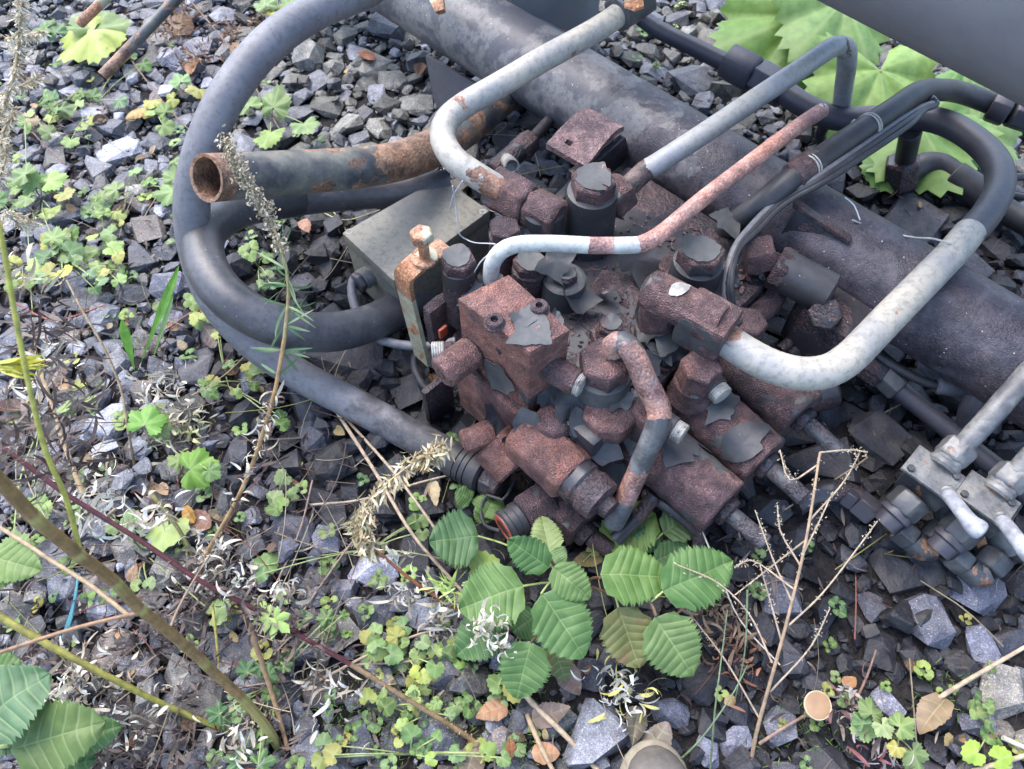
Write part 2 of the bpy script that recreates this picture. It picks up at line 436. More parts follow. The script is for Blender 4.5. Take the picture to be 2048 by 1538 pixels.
MAT = dict(
    stone=stone_mat('stone', False), gravel=stone_mat('gravel', True),
    leaf=leaf_mat('leaf'), litter=leaf_mat('litter', True), stem=stem_mat('stem'),
    frame=metal('oily frame paint', ((.150, .143, .142), (.072, .070, .082)), ((.028, .026, .033), (.064, .055, .065)), thr=.5, scale=14, ps=(.48, .53), soft=.03, pr=.5, rr=.5, rust_bump=.45, specks=.32, grain=330),
    small_tube=metal('small tube paint', ((.16, .16, .165), (.055, .057, .06)), ((.12, .06, .05), (.27, .16, .13)), thr=.5, scale=18, pr=.45, rust_bump=.6, specks=.12),
    rod=metal('grey rod', ((.075, .075, .08), (.05, .05, .055)), ((.03, .028, .032), (.085, .072, .075)), thr=.58, scale=30, pr=.5, rust_bump=.9, specks=.2),
    frame_grey=metal('frame grey', ((.17, .16, .15), (.035, .035, .05)), ((.06, .05, .045), (.17, .12, .09)), thr=.34, scale=10, pr=.5, rust_bump=.5, specks=.15),
    tar=metal('tarry rust', ((.040, .037, .043), (.026, .024, .029)), ((.022, .016, .019), (.062, .040, .042)), thr=.50, scale=13, pr=.4, rust_bump=.8, specks=.3, grain=170, rust_spec=.5),
    rust=metal('coarse rust', ((.062, .064, .064), (.042, .042, .045)), ((.042, .025, .026), (.132, .072, .068)), thr=.61, scale=15, rust_bump=1.0, specks=.2, grain=420, hl=(.30, .19, .17)),
    rust_dark=metal('dark rust', ((.05, .048, .05), (.04, .035, .04)), ((.028, .018, .021), (.086, .050, .052)), thr=.60, scale=15, rust_bump=1.0, specks=.22, grain=400, hl=(.2, .13, .125)),
    rust_pale=metal('dusty rust', ((.10, .10, .095), (.06, .06, .06)), ((.085, .055, .055), (.20, .125, .12)), thr=.86, scale=16, rust_bump=.9, specks=.25, grain=260, hl=(.33, .24, .23)),
    rust_red=metal('red rust', ((.062, .064, .064), (.042, .042, .045)), ((.078, .036, .030), (.185, .088, .072)), thr=.64, scale=15, rust_bump=.9, specks=.15, grain=430, hl=(.32, .19, .155)),
    rust_orange=metal('orange rust', ((.36, .34, .24), (.27, .25, .17)), ((.16, .07, .035), (.38, .2, .11)), thr=.55, scale=20, rust_bump=.7, grain=260, hl=(.5, .33, .22)),
    silver=metal('pale tube paint', ((.37, .34, .285), (.26, .255, .245)), ((.11, .05, .03), (.26, .14, .085)), thr=.37, scale=15, pr=.45, rust_bump=.6, specks=.16),
    cream=metal('thin tube paint', ((.5, .5, .47), (.38, .38, .34)), ((.20, .10, .08), (.36, .21, .175)), thr=.5, scale=24, pr=.5, rust_bump=.7, grain=300),
    grey_tube=metal('blue grey tube', ((.25, .255, .27), (.30, .295, .27)), ((.03, .03, .033), (.12, .08, .065)), thr=.38, scale=20, pr=.45, rust_bump=.5),
    dark_tube=metal('dark tube', ((.040, .038, .05), (.058, .055, .066)), ((.06, .045, .04), (.12, .08, .06)), thr=.2, scale=15, pr=.5, rust_bump=.4, specks=.1),
    bigpipe=metal('cut pipe paint', ((.042, .044, .05), (.17, .165, .135)), ((.10, .055, .035), (.25, .145, .085)), thr=.48, scale=17, pr=.5, rust_bump=.6, grain=200, specks=.15),
    flake=metal('old grey paint', ((.048, .050, .052), (.070, .073, .074)), ((.08, .05, .04), (.14, .08, .07)), thr=.36, scale=24, pr=.6, rust_bump=.5, specks=.16),
    flake_dark=metal('old dark paint', ((.026, .026, .029), (.04, .04, .044)), ((.04, .03, .03), (.08, .05, .05)), thr=.36, scale=24, pr=.55, rust_bump=.5, specks=.2),
    steel=metal('bare steel', ((.35, .34, .31), (.2, .19, .17)), ((.1, .07, .05), (.2, .14, .1)), thr=.36, scale=60, pr=.45, rust_bump=.4),
    zinc=metal('zinc fitting', ((.22, .215, .20), (.11, .11, .115)), ((.16, .08, .04), (.32, .2, .12)), thr=.36, scale=34, pr=.4, rust_bump=.5),
    zinc_dark=metal('dark zinc fitting', ((.034, .037, .043), (.085, .086, .086)), ((.10, .05, .03), (.26, .14, .08)), thr=.34, scale=28, pr=.4, rust_bump=.5),
    white_metal=metal('oxidised handle', ((.36, .365, .39), (.22, .225, .25)), ((.25, .2, .18), (.4, .34, .3)), thr=.25, scale=40, pr=.55, rust_bump=.4),
    box=metal('grey box paint', ((.20, .185, .145), (.115, .112, .10)), ((.05, .045, .04), (.12, .09, .07)), thr=.2, scale=9, pr=.55, rust_bump=.3, specks=.16),
    rubber=metal('rubber hose', ((.155, .153, .165), (.12, .12, .132)), ((.035, .035, .040), (.06, .058, .062)), thr=.32, scale=12, soft=.06, pr=.55, rr=.6, rust_bump=.12, specks=.2, grain=200),
    rubber_mid=metal('dark rubber hose', ((.078, .077, .085), (.05, .05, .056)), ((.035, .035, .038), (.09, .088, .085)), thr=.38, scale=14, soft=.05, pr=.42, rr=.6, rust_bump=.15, specks=.25, grain=200),
    twine=simple('twine', (.06, .22, .26), (.1, .3, .34), 200, .7, .4, 500, .001),
    rubber_black=simple('black rubber', (.024, .024, .027), (.045, .044, .048), 30, .5, .3, 200, .001, specks=.1),
    tank=simple('tank paint', (.15, .147, .158), (.20, .195, .205), 6, .7, .3, 420, .0008, specks=.05),
    bore=simple('bore', (.03, .02, .016), (.10, .05, .03), 60, .85, .5, 200, .001),
    red=simple('red ring', (.33, .05, .03), (.45, .12, .07), 90, .55, .3, 300, .0006),
    soil=simple('soil', (.012, .011, .012), (.032, .028, .027), 60, .9, .9, 120, .008, .2, 8),
    cap=simple('mushroom cap', (.40, .27, .16), (.30, .17, .09), 14, .55, .1, 200, .0004),
    capedge=simple('mushroom edge', (.55, .50, .32), (.48, .40, .24), 30, .6, .1, 200, .0004),
    boot=simple('boot leather', (.075, .066, .06), (.13, .115, .10), 40, .6, .5, 160, .0015),
    welt=simple('boot rubber welt', (.24, .21, .15), (.17, .15, .11), 60, .7, .4, 200, .001),
    wire=simple('wire', (.4, .39, .36), (.25, .24, .22), 90, .4, 0),
    web=simple('cobweb', (.55, .55, .58), (.45, .45, .48), 90, .8, 0),
    orange=simple('orange paint', (.35, .07, .035), (.25, .05, .03), 90, .5, 0),
)
# ------------------------------------------------------------------ ground: soil sheet and ballast stones
def und(x, y):
    return 0.012 * mnoise.noise(Vector((x * 2.3, y * 2.3, 1.0))) + 0.006 * mnoise.noise(Vector((x * 7, y * 7, 5.0)))
def stain(x, y):
    """black oil soaked into the ballast round the valves"""
    s = 0
    for px, py, rad, k in STAIN:
        s += k * math.exp(-((x - px) ** 2 + (y - py) ** 2) / (rad * rad))
    return min(1.0, 1.2 * s * (0.85 + 0.5 * mnoise.noise(Vector((x * 6, y * 6, 9)))))
STAIN = [(*W(px, py, 0)[:2], r_, k_) for px, py, r_, k_ in [(700, 640, .24, .9), (900, 860, .2, .8), (1200, 800, .35, 1), (1480, 1060, .27, 1), (1780, 860, .30, 1.05), (1500, 1180, .16, .9),
                                                           (1900, 600, .3, .9), (1700, 1150, .17, .8), (1450, 420, .4, .5), (1000, 1060, .16, .5), (1650, 1300, .16, .5), (1850, 400, .25, .7), (600, 560, .2, .6), (760, 960, .16, .6), (1330, 1180, .18, .5), (1560, 1420, .16, .35), (1950, 800, .3, .9), (1100, 300, .25, .6), (640, 900, .15, .6), (560, 480, .16, .8), (640, 760, .2, .7), (800, 780, .2, .6), (1620, 1180, .2, .6), (1450, 1250, .15, .5), (1800, 1050, .2, .7), (1600, 1000, .2, .7), (1700, 1250, .15, .5), (520, 620, .15, .5), (480, 470, .12, .5)]]
bm = bmesh.new()
NX, NY, X0, X1, Y0, Y1 = 90, 80, -2.3, 2.6, -0.8, 3.6
xs = [-80, -20, -6] + [X0 + (X1 - X0) * i / NX for i in range(NX + 1)] + [6, 20, 80]
ys = [-80, -20, -4] + [Y0 + (Y1 - Y0) * i / NY for i in range(NY + 1)] + [8, 25, 90]
grid = [[bm.verts.new((x, y, und(x, y) - 0.004)) for x in xs] for y in ys]
for j in range(len(ys) - 1):
    for i in range(len(xs) - 1):
        bm.faces.new((grid[j][i], grid[j][i + 1], grid[j + 1][i + 1], grid[j + 1][i]))
ground = part('ground', bm, MAT['soil'], angle=180)
ground['kind'] = 'structure'

def stone_geo(seed, npts=14, flat=.5):
    rnd = random.Random(seed)
    bm = bmesh.new()
    sx, sy, sz = 1.0, rnd.uniform(.62, .95), rnd.uniform(flat * .6, flat * 1.25)
    for _ in range(npts):
        while True:
            p = Vector((rnd.uniform(-1, 1), rnd.uniform(-1, 1), rnd.uniform(-1, 1)))
            k = (abs(p.x) ** 3 + abs(p.y) ** 3 + abs(p.z) ** 6) ** (1 / 4)
            if .25 < k: break
        p = p / k * rnd.uniform(.88, 1.06)
        bm.verts.new((p.x * sx, p.y * sy, p.z * sz))
    r_ = bmesh.ops.convex_hull(bm, input=bm.verts[:])
    bmesh.ops.delete(bm, geom=list({g for g in r_['geom_interior'] + r_['geom_unused'] if isinstance(g, bmesh.types.BMVert)}), context='VERTS')
    bmesh.ops.dissolve_limit(bm, angle_limit=R(9), verts=bm.verts[:], edges=bm.edges[:])
    bmesh.ops.triangulate(bm, faces=bm.faces[:])
    bmesh.ops.recalc_face_normals(bm, faces=bm.faces[:])
    bm.verts.index_update()
    V = np.array([v.co[:] for v in bm.verts]); F = np.array([[v.index for v in f.verts] for f in bm.faces])
    bm.free()
    return V, F
GEO = [stone_geo(100 + i, 16 + i % 5, .36 + .25 * ((i * 7) % 5) / 5) for i in range(26)]
SGEO = [stone_geo(300 + i, 9, .6) for i in range(12)]
SMESH = []
for i, (V, F) in enumerate(GEO):
    me = bpy.data.meshes.new('stone')
    me.from_pydata(V.tolist(), [], F.tolist()); me.materials.append(MAT['stone']); SMESH.append(me)
def stone_col(x, y, r, rnd):
    u, v, _ = proj((x, y, 0))
    k = rnd.random()
    g = rnd.choice((.075, .10, .13, .155, .19)) * rnd.uniform(.85, 1.15)
    if k < .035: g = rnd.uniform(.24, .32)
    tint = (.96, .98, 1.1) if k < .72 else ((1.05, 1.0, .92) if k < .94 else (1.15, .97, .86))
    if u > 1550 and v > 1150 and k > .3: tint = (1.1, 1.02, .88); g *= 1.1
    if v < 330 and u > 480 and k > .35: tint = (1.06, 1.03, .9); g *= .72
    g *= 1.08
    s = stain(x, y)
    g = g * (1 - s) + .017 * s * rnd.uniform(.7, 1.5)
    if s > .4: tint = (.93, .95, 1.18)
    return (g * tint[0], g * tint[1], g * tint[2], 1)
rnd = random.Random(11)
cell = .06
gridh = {}
placed = []
def try_place(x, y, r, force=False, k=.70):
    ci, cj = int(x // cell), int(y // cell)
    if not force:
        for i in range(ci - 2, ci + 3):
            for j in range(cj - 2, cj + 3):
                for (a, b, c) in gridh.get((i, j), ()):
                    if (a - x) ** 2 + (b - y) ** 2 < ((c + r) * k) ** 2: return False
    gridh.setdefault((ci, cj), []).append((x, y, r)); placed.append([x, y, r, 0.0, None, None])
    return True
# stones one can recognise in the photograph: px, py, radius px, tone or None
for px, py, rp, g in [(235, 298, 50, .34), (620, 790, 62, .035), (700, 690, 85, .05), (745, 1140, 50, .36), (1190, 1480, 70, .2), (1850, 1235, 62, .11), (1965, 1290, 46, .2), (1860, 1120, 50, .05),
                      (1950, 1180, 60, .16), (470, 540, 40, .03), (630, 870, 45, .05), (1290, 1265, 40, .16), (1560, 1190, 45, .09), (1590, 1320, 40, .05), (1640, 1360, 35, .04), (1480, 1480, 40, .18),
                      (2010, 1390, 60, .22), (1640, 940, 75, .035), (1760, 880, 60, .03), (1660, 830, 30, .035), (1600, 1080, 50, .03), (1470, 1130, 40, .03), (780, 60, 45, .13), (740, 130, 40, .15),
                      (830, 200, 45, .16), (680, 250, 45, .18), (620, 110, 45, .19), (740, 300, 35, .12), (1380, 160, 50, .09), (100, 560, 35, .16), (370, 240, 35, .14), (590, 700, 30, .07), (420, 490, 40, .17),
                      (500, 760, 34, .12), (320, 740, 34, .13), (270, 1330, 45, .15), (120, 1180, 30, .1), (400, 1060, 35, .14), (1750, 1210, 40, .08), (1700, 1120, 34, .05), (1960, 1440, 40, .21),
                      (650, 1080, 35, .2), (1010, 1300, 40, .15), (990, 1480, 35, .16), (1340, 1420, 40, .13), (1560, 1450, 40, .12), (880, 560, 30, .05), (600, 560, 30, .06), (1830, 440, 70, .05), (1930, 540, 60, .07),
                      (1650, 300, 40, .07), (1260, 170, 35, .1), (330, 640, 35, .15), (215, 690, 30, .13), (1420, 1500, 34, .2), (1780, 1400, 36, .2), (850, 1300, 38, .16), (740, 1320, 30, .14), (520, 1150, 34, .15)]:
    p = W(px, py, .01); r_ = rp * depth(px, py, .01) / FPX
    if try_place(p.x, p.y, r_, True):
        placed[-1][4] = g
for _ in range(700):
    x, y = rnd.uniform(X0 + .1, X1 - .1), rnd.uniform(Y0 + .1, Y1 - .1)
    try_place(x, y, rnd.uniform(.024, .046), k=.85)
sizes = sorted([min(.040, max(.0075, rnd.lognormvariate(math.log(.0135), .55))) for _ in range(110000)], reverse=True)
for r_ in sizes:
    x, y = rnd.uniform(X0 + .1, X1 - .1), rnd.uniform(Y0 + .1, Y1 - .1)
    try_place(x, y, r_)
n_low = len(placed)
for _ in range(1500):
    x, y, r_ = rnd.uniform(X0 + .1, X1 - .1), rnd.uniform(Y0 + .1, Y1 - .1), rnd.uniform(.012, .027)
    placed.append([x, y, r_, r_ * .6 + .006, None, None])
# split: the 300 that show largest become single stones, the rest one mass
cand = []
for i, s in enumerate(placed):
    u, v, f = proj((s[0], s[1], .01))
    ok = -30 < u < 2080 and -30 < v < 1570 and not (880 < u < 1500 and 420 < v < 900)
    cand.append((-(s[2] / f) * (1 if ok else 0), i))
cand.sort()
single = {i for k, i in cand[:300]}
fillV, fillF, fillC, nv = [], [], [], 0
def rotm(rnd, tilt):
    return (Matrix.Rotation(rnd.gauss(0, tilt), 3, 'X') @ Matrix.Rotation(rnd.gauss(0, tilt), 3, 'Y') @ Matrix.Rotation(rnd.uniform(0, 6.28), 3, 'Z'))
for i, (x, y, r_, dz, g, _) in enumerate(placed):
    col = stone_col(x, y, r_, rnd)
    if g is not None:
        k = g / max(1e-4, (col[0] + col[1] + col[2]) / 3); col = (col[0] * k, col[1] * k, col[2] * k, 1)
    k = rnd.randrange(len(GEO))
    rot = rotm(rnd, .28 if r_ < .03 else .14)
    z = und(x, y) + dz + r_ * rnd.uniform(-.05, .22)
    if i in single:
        o = bpy.data.objects.new('stone', SMESH[k]); C.objects.link(o)
        o.parent = ground
        o.location = (x, y, z); o.rotation_euler = rot.to_euler(); o.scale = (r_ * 1.08,) * 3
        o.color = col
    else:
        V, F = GEO[k]
        V = V @ np.array(rot.transposed()) * (r_ * 1.08) + np.array((x, y, z))
        fillV.append(V); fillF.append(F + nv); nv += len(V); fillC.append(np.tile(col, (len(V), 1)))
for _ in range(30000):
    x, y, r_ = rnd.uniform(X0 + .1, X1 - .1), rnd.uniform(Y0 + .1, Y1 - .1), rnd.uniform(.003, .009)
    V, F = SGEO[rnd.randrange(len(SGEO))]
    V = V @ np.array(rotm(rnd, .5).transposed()) * r_ + np.array((x, y, und(x, y) + r_ * rnd.uniform(0, .9)))
    fillV.append(V); fillF.append(F + nv); nv += len(V); fillC.append(np.tile(stone_col(x, y, r_, rnd), (len(V), 1)))
def mass(name, V, F, Cc, mat, parent=None, smooth=False):
    me = bpy.data.meshes.new(name)
    V = np.concatenate(V); Fl = np.concatenate(F)
    me.from_pydata(V.tolist(), [], Fl.tolist())
    a = me.color_attributes.new('col', 'FLOAT_COLOR', 'POINT')
    a.data.foreach_set('color', np.concatenate(Cc).astype(np.float32).ravel())
    if smooth:
        for p in me.polygons: p.use_smooth = True
    o = obj_from_mesh(name, me, mat, parent)
    o['kind'] = 'stuff'
    return o
mass('gravel', fillV, fillF, fillC, MAT['gravel'], ground)
# ------------------------------------------------------------------ big steel tube of the frame
def Wd(px, py, z, d):                         # point shifted along a world direction
    return W(px, py, z) + d
def flat_paint(bm, val):
    lay = bm.verts.layers.float.get('paint') or bm.verts.layers.float.new('paint')
    for v in bm.verts: v[lay] = val
    return bm
PB, PZ, PR = 1.051, 0.20, 0.084
def grad_pipe(bm, f):
    lay = bm.verts.layers.float.get('paint') or bm.verts.layers.float.new('paint')
    for v in bm.verts: v[lay] = f(v.co)
    return bm
ft = thing('frame_tube', M(-.6, PB, 0), 'thick dark oily steel tube running diagonally behind the rusty valve block', 'pipe')
pw = cyl(M(-2.6, PB, PZ), M(2.2, PB, PZ), PR, 72, n=170, ch=.0005, amp=.0007, seed=3)
def wear(c):
    a = c.dot(AX)
    return max(-.9, min(.5, (abs(a + .25) - .50) * 2.4 + (.25 if a < -.25 else .05)))
part('tube_wall', grad_pipe(pw, wear), MAT['frame'], ft)
# lower rail under the tube, gussets and hanging plates
part('lower_rail', box(M(-.56, PB - .10, .105), .42, .03, .022, .003), MAT['tar'], ft)
part('lower_rail', box(M(-.56, PB - .085, .142), .42, .02, .016, .003), MAT['tar'], ft)
g0 = [W(856, 108, .16), W(872, 196, .02), W(905, 268, .02), W(1010, 196, .13)]
gn = Vector((-.3, -.5, .2)).normalized() * .012
part('gusset_plate', hexa([p for p in g0] + [p + gn for p in g0], .002), MAT['dark_tube'], ft)
g0 = [M(-1.35, PB + .06, .25), M(-1.05, PB + .06, .25), M(-1.05, PB + .22, .13), M(-1.45, PB + .22, .13)]
part('gusset_plate', hexa([p - UP * .012 for p in g0] + g0, .002), MAT['tank'], ft)
part('foot', box(M(-2.1, PB, .055), .08, .16, .12, .004), MAT['tar'], ft)
part('foot', box(M(.9, PB, .055), .08, .16, .12, .004), MAT['tar'], ft)
# bent lug with a hole
def lug():
    bm = bmesh.new()
    e1 = (W(1238, 262, .31) - W(1178, 212, .31)); ctr = [W(1092, 287, .285), W(1172, 333, .285), W(1250, 243, .315), W(1178, 205, .315)]
    N = 9; th = .011; top, bot = [], []
    for i in range(N):
        s = i / (N - 1)
        for j in range(5):
            q = j / 4
            p = (ctr[0] * (1 - q) + ctr[1] * q) * (1 - s) + (ctr[3] * (1 - q) + ctr[2] * q) * s
            p = p + UP * (.006 * math.sin(s * 3.1) - (.05 * max(0, s - .72) ** 1.2 if s > .72 else 0))
            top.append(bm.verts.new(p)); bot.append(bm.verts.new(p - UP * th))
    for i in range(N - 1):
        for j in range(4):
            a = i * 5 + j
            if i == 1 and j == 1: continue
            bm.faces.new((top[a], top[a + 1], top[a + 6], top[a + 5])); bm.faces.new((bot[a + 5], bot[a + 6], bot[a + 1], bot[a]))
    for i in range(N - 1):
        for j in (0, 4):
            a = i * 5 + j; bm.faces.new((top[a], top[a + 5], bot[a + 5], bot[a]))
    for j in range(4):
        for i in (0, N - 1):
            a = i * 5 + j; bm.faces.new((top[a], top[a + 1], bot[a + 1], bot[a]))
    a = 1 * 5 + 1
    for p, q in ((a, a + 1), (a + 1, a + 6), (a + 6, a + 5), (a + 5, a)):
        bm.faces.new((top[p], top[q], bot[q], bot[p]))
    # round the hole
    hc = sum((top[k].co for k in (a, a + 1, a + 6, a + 5)), Vector()) / 4
    for lst in (top, bot):
        for k in (a, a + 1, a + 6, a + 5):
            d = lst[k].co - (hc if lst is top else hc - UP * th); lst[k].co -= d * .38
    return lump(bm, .0012, 120)
part('lug', lug(), MAT['rust_pale'], ft)
part('lug_web', hexa([W(1195, 345, .18), W(1245, 310, .18), W(1262, 318, .18), W(1212, 353, .18), W(1180, 318, .27), W(1240, 268, .285), W(1252, 275, .285), W(1192, 326, .27)], .002), MAT['tar'], ft)
# angle bracket on the right side of the tube (thin upright plate with a rusty edge)
br0 = [W(1592, 395, .30), W(1702, 470, .28), W(1698, 482, .28), W(1588, 408, .30)]
part('angle_bracket', hexa([p - UP * .008 + BX * .0 for p in br0] + br0, .001, cuts=2, amp=.002), MAT['rust_dark'], ft)
br1 = [W(1596, 410, .292), W(1694, 480, .272), W(1670, 520, .235), W(1560, 470, .235)]
nn = (br1[1] - br1[0]).cross(br1[3] - br1[0]).normalized() * .006
part('angle_bracket', hexa([p + nn for p in br1] + br1, .001), MAT['tar'], ft)
part('weld_tab', hexa([W(855, -6, .29), W(878, 30, .285), W(893, 26, .285), W(886, -8, .29), W(855, -6, .31), W(870, 24, .305), W(888, 18, .305), W(886, -8, .31)], .002, cuts=1, amp=.002), MAT['rust_orange'], ft)

# ------------------------------------------------------------------ dark tank in the upper right corner
def phi_b(px, py, z):
    return W(px, py, z).dot(BX)
tk = thing('oil_tank', M(.25, 1.86, 0), 'large smooth dark grey cylindrical tank in the upper right corner', 'tank')
# its lower-left silhouette passes (1632,0) and (2048,215)
cam0 = Vector((0, 0, CAM_H))
tN = (W(1632, 0, 0) - cam0).cross(W(2048, 215, 0) - cam0).normalized()
tN = tN if tN.z > 0 else -tN
td = tN.cross(UP).normalized(); tn = UP.cross(td)
tn = tn if tn.y > 0 else -tn
tc0 = W(1840, 107, .52) + tN * .20
part('tank_shell', cyl(tc0 - td * 1.2, tc0 + td * 1.2, .20, 72, ch=.02, n=30), MAT['tank'], tk)
for s in (-1, 1):
    part('saddle', box(tc0 + td * .9 * s - UP * .40, .08, .3, .6, .006, dirs=(td, tn, UP)), MAT['tank'], tk)

# ------------------------------------------------------------------ hydraulic valve block
HB = thing('hydraulic_valve_block', M(-.42, .62, 0), 'rust-covered hydraulic valve block with peeling grey paint, caps and three fat solenoids', 'valve block')
def hp(name, bm, m, **k):
    return part(name, bm, MAT[m], HB, **k)
# body: two slabs and sub-blocks
hp('valve_body', box(M(-.46, .70, .145), .32, .46, .17, .012, cuts=3, amp=.003), 'tar')
hp('valve_body', box(M(-.455, .475, .13), .135, .10, .15, .008, cuts=3, amp=.002, seed=4), 'rust')
hp('valve_section', box(M(-.30, .66, .15), .06, .44, .15, .008, cuts=3, amp=.003, seed=6), 'tar')
hp('valve_body', box(M(-.44, .62, .05), .22, .36, .09, .01, cuts=2, amp=.002, seed=9), 'tar')
hp('mounting_foot', box(M(-.60, .56, .06), .03, .08, .12, .004), 'tar')
hp('mounting_foot', box(M(-.40, .88, .06), .1, .03, .12, .004), 'tar')
# cube on top
zt, zb_ = .36, .185
tc = [W(915, 597, zt), W(1060, 705, zt), W(1140, 660, zt), W(1018, 548, zt)]
bc = [Vector((p.x, p.y, zb_)) for p in tc]
bc[1] = bc[1]
cube = hp('manifold_cube', hexa(bc + tc, .003, cuts=6, amp=.0012, seed=2), 'rust_red')
for px, py in ((989, 646), (1078, 618)):
    p = W(px, py, zt)
    s = part('cap_screw', lathe(p - UP * .002, p + UP, [(0, .0155), (.002, .0155), (.004, .0135), (.010, .0125), (.0115, .011), (.0115, .0055), (.004, .005)], 28, amp=.0006), MAT['rust_dark'], cube)
def cflake(px, py, z, size, npt, seed, n=UP, t=AX, mat='flake', **k):
    return part('paint_flake', flake(W(px, py, z), n, t, size, npt, seed=seed, **k), MAT[mat], HB)
part('paint_flake', flake(W(1070, 668, zt), UP, Vector((.6, -.5, 0)), .040, 4, .004, 12, asp=1.15), MAT['flake'], cube)
part('paint_flake', flake(W(1052, 640, zt), UP, Vector((.3, .8, 0)), .022, 4, .003, 5), MAT['flake'], cube)
# left face flakes (facing -B) and right face flakes (facing +A)
nA = (bc[1] - bc[0]).cross(UP); nA = nA.normalized(); nA = nA if nA.dot(BX) < 0 else -nA
nB = (bc[2] - bc[1]).cross(UP).normalized(); nB = nB if nB.dot(AX) > 0 else -nB
def facept(i, j, s, z, n, off=0.001):
    return (bc[i] * (1 - s) + bc[j] * s) * 1 + UP * (z - bc[i].z) + n * off
part('paint_flake', flake(facept(0, 1, .55, .245, nA), nA, UP, .040, 4, .006, 31, asp=1.3), MAT['flake'], HB)
part('paint_flake', flake(facept(0, 1, .05, .17, nA), nA, UP, .050, 5, .008, 33, asp=1.5), MAT['flake_dark'], HB)
part('paint_flake', flake(facept(0, 1, .72, .15, nA), nA, UP, .040, 4, .006, 35), MAT['flake'], HB)
part('paint_flake', flake(facept(0, 1, .35, .09, nA, .003), nA, UP, .045, 5, .010, 36, asp=1.3), MAT['flake_dark'], HB)
part('paint_flake', flake(facept(1, 2, .35, .155, nB, .004), nB, UP, .040, 5, .008, 38), MAT['flake_dark'], HB)
part('paint_flake', flake(facept(1, 2, .85, .2, nB, .006), nB, UP, .035, 4, .008, 39, asp=1.4), MAT['flake'], HB)
# face plate below the cube, left-facing
hp('face_plate', box(M(-.47, .418, .13), .14, .02, .14, .004, cuts=3, amp=.002, seed=8), 'rust_red')
# stub on the right of the cube with threaded end
def stub(p0, p1, r, m='rust_dark', thread=.3, rt=None, name='threaded_stub', inner=True):
    p0, p1 = Vector(p0), Vector(p1); L = (p1 - p0).length; rt = rt or r * .82
    o = hp(name, cyl(p0, p0 + (p1 - p0) * (1 - thread), r, 24, .0015, 4, amp=.0008), m)
    q = p0 + (p1 - p0) * (1 - thread); Lt = L * thread; n = max(3, int(Lt / .0032)); prof = []
    for i in range(n): prof += [(Lt * i / n, rt * .93), (Lt * (i + .5) / n, rt)]
    prof += [(Lt, rt * .9)]
    if inner: prof += [(Lt, rt * .6), (Lt - .012, rt * .55)]
    part('thread', lathe(q, p1, prof, 24), MAT['steel'], o)
    return o
stub(W(1085, 728, .285), W(1166, 772, .285), .021, 'rust_dark', .14, .0185, inner=False)
# plug at the left with hexagon socket
pl = hp('plug', nut(W(948, 700, .255), W(882, 748, .255), .0265, 8, .004, cuts=2, amp=.0012), 'rust')
ax = (W(882, 748, .255) - W(948, 700, .255)).normalized()
part('socket', lathe(W(882, 748, .255) - ax * .0015, W(882, 748, .255) + ax, [(0, .0105), (.0025, .010), (.0025, .007), (-.006, .0065)], 6), MAT['bore'], pl)
stub(W(905, 700, .25), W(864, 703, .25), .014, 'rust_dark', .6, .0155, inner=False)
# lower left bolt, round flange, big hex coupling pointing down-right
hp('bolt_head', nut(W(985, 862, .15), W(925, 886, .15), .0215, 6, .004, cuts=2, amp=.0012), 'rust_red')
hp('round_flange', cyl(W(985, 880, .12), W(1035, 935, .10), .042, 40, .004, 3, amp=.001), 'rust_red')
c0, c1 = W(1045, 860, .165), W(1150, 955, .165)
hp('hex_coupling', nut(c0, c1, .046, 8, .008, cuts=3, amp=.002), 'rust_red')
dcc = (c1 - c0).normalized()
hp('coupling_end', lathe(c1 - dcc * .004, c1 + dcc, [(0, .036), (.02, .037), (.024, .033), (.03, .033), (.034, .036), (.06, .034), (.062, .026), (.064, .018), (.078, .017), (.079, .01)], 32, amp=.0015), 'tar')
hp('dome_cap', lathe(W(1105, 868, .165), W(1105, 868, .165) + UP, [(0, .033), (.035, .033), (.05, .027), (.058, .014), (.06, .003)], 28, amp=.0015), 'rust')
# fitting with red ring, lower left, and the dark bolts beneath
f0, f1 = W(1080, 1010, .085), W(1008, 1058, .085); fd = (f1 - f0).normalized()
fo = hp('hose_coupling', nut(f0 - fd * .02, f0 + fd * .035, .035, 6, .004, cuts=2, amp=.001), 'rust_dark')
L = (f1 - f0).length
part('collar', lathe(f0 + fd * .034, f1, [(0, .024), (.004, .029), (.012, .029), (.014, .027), (L - .046, .027), (L - .044, .030), (L - .038, .030), (L - .036, .0265), (L - .034, .0265)], 32), MAT['rubber_black'], fo)
part('red_ring', lathe(f1 - fd * .001, f1 + fd, [(0, .0265), (.002, .0262), (.0025, .0175), (-.018, .0165)], 32, cap=False), MAT['red'], fo)
part('bore', lathe(f1 - fd * .02, f1, [(0, .0166), (.001, .0168), (.002, .0005)], 24), MAT['bore'], fo)
hp('lower_block', box(W(1125, 1010, .07), .10, .07, .06, .006, cuts=2, amp=.002), 'rust_dark')
hp('lower_bolt', nut(W(1120, 1020, .07), W(1178, 1075, .06), .021, 6, .004, cuts=2, amp=.001), 'rust_dark')
hp('lower_bolt', nut(W(1178, 1072, .06), W(1222, 1098, .05), .015, 6, .003, cuts=1, amp=.001), 'rust_dark')
hp('lower_bolt', nut(W(1110, 950, .09), W(1165, 1000, .08), .028, 4, .004, cuts=2, amp=.001), 'tar')

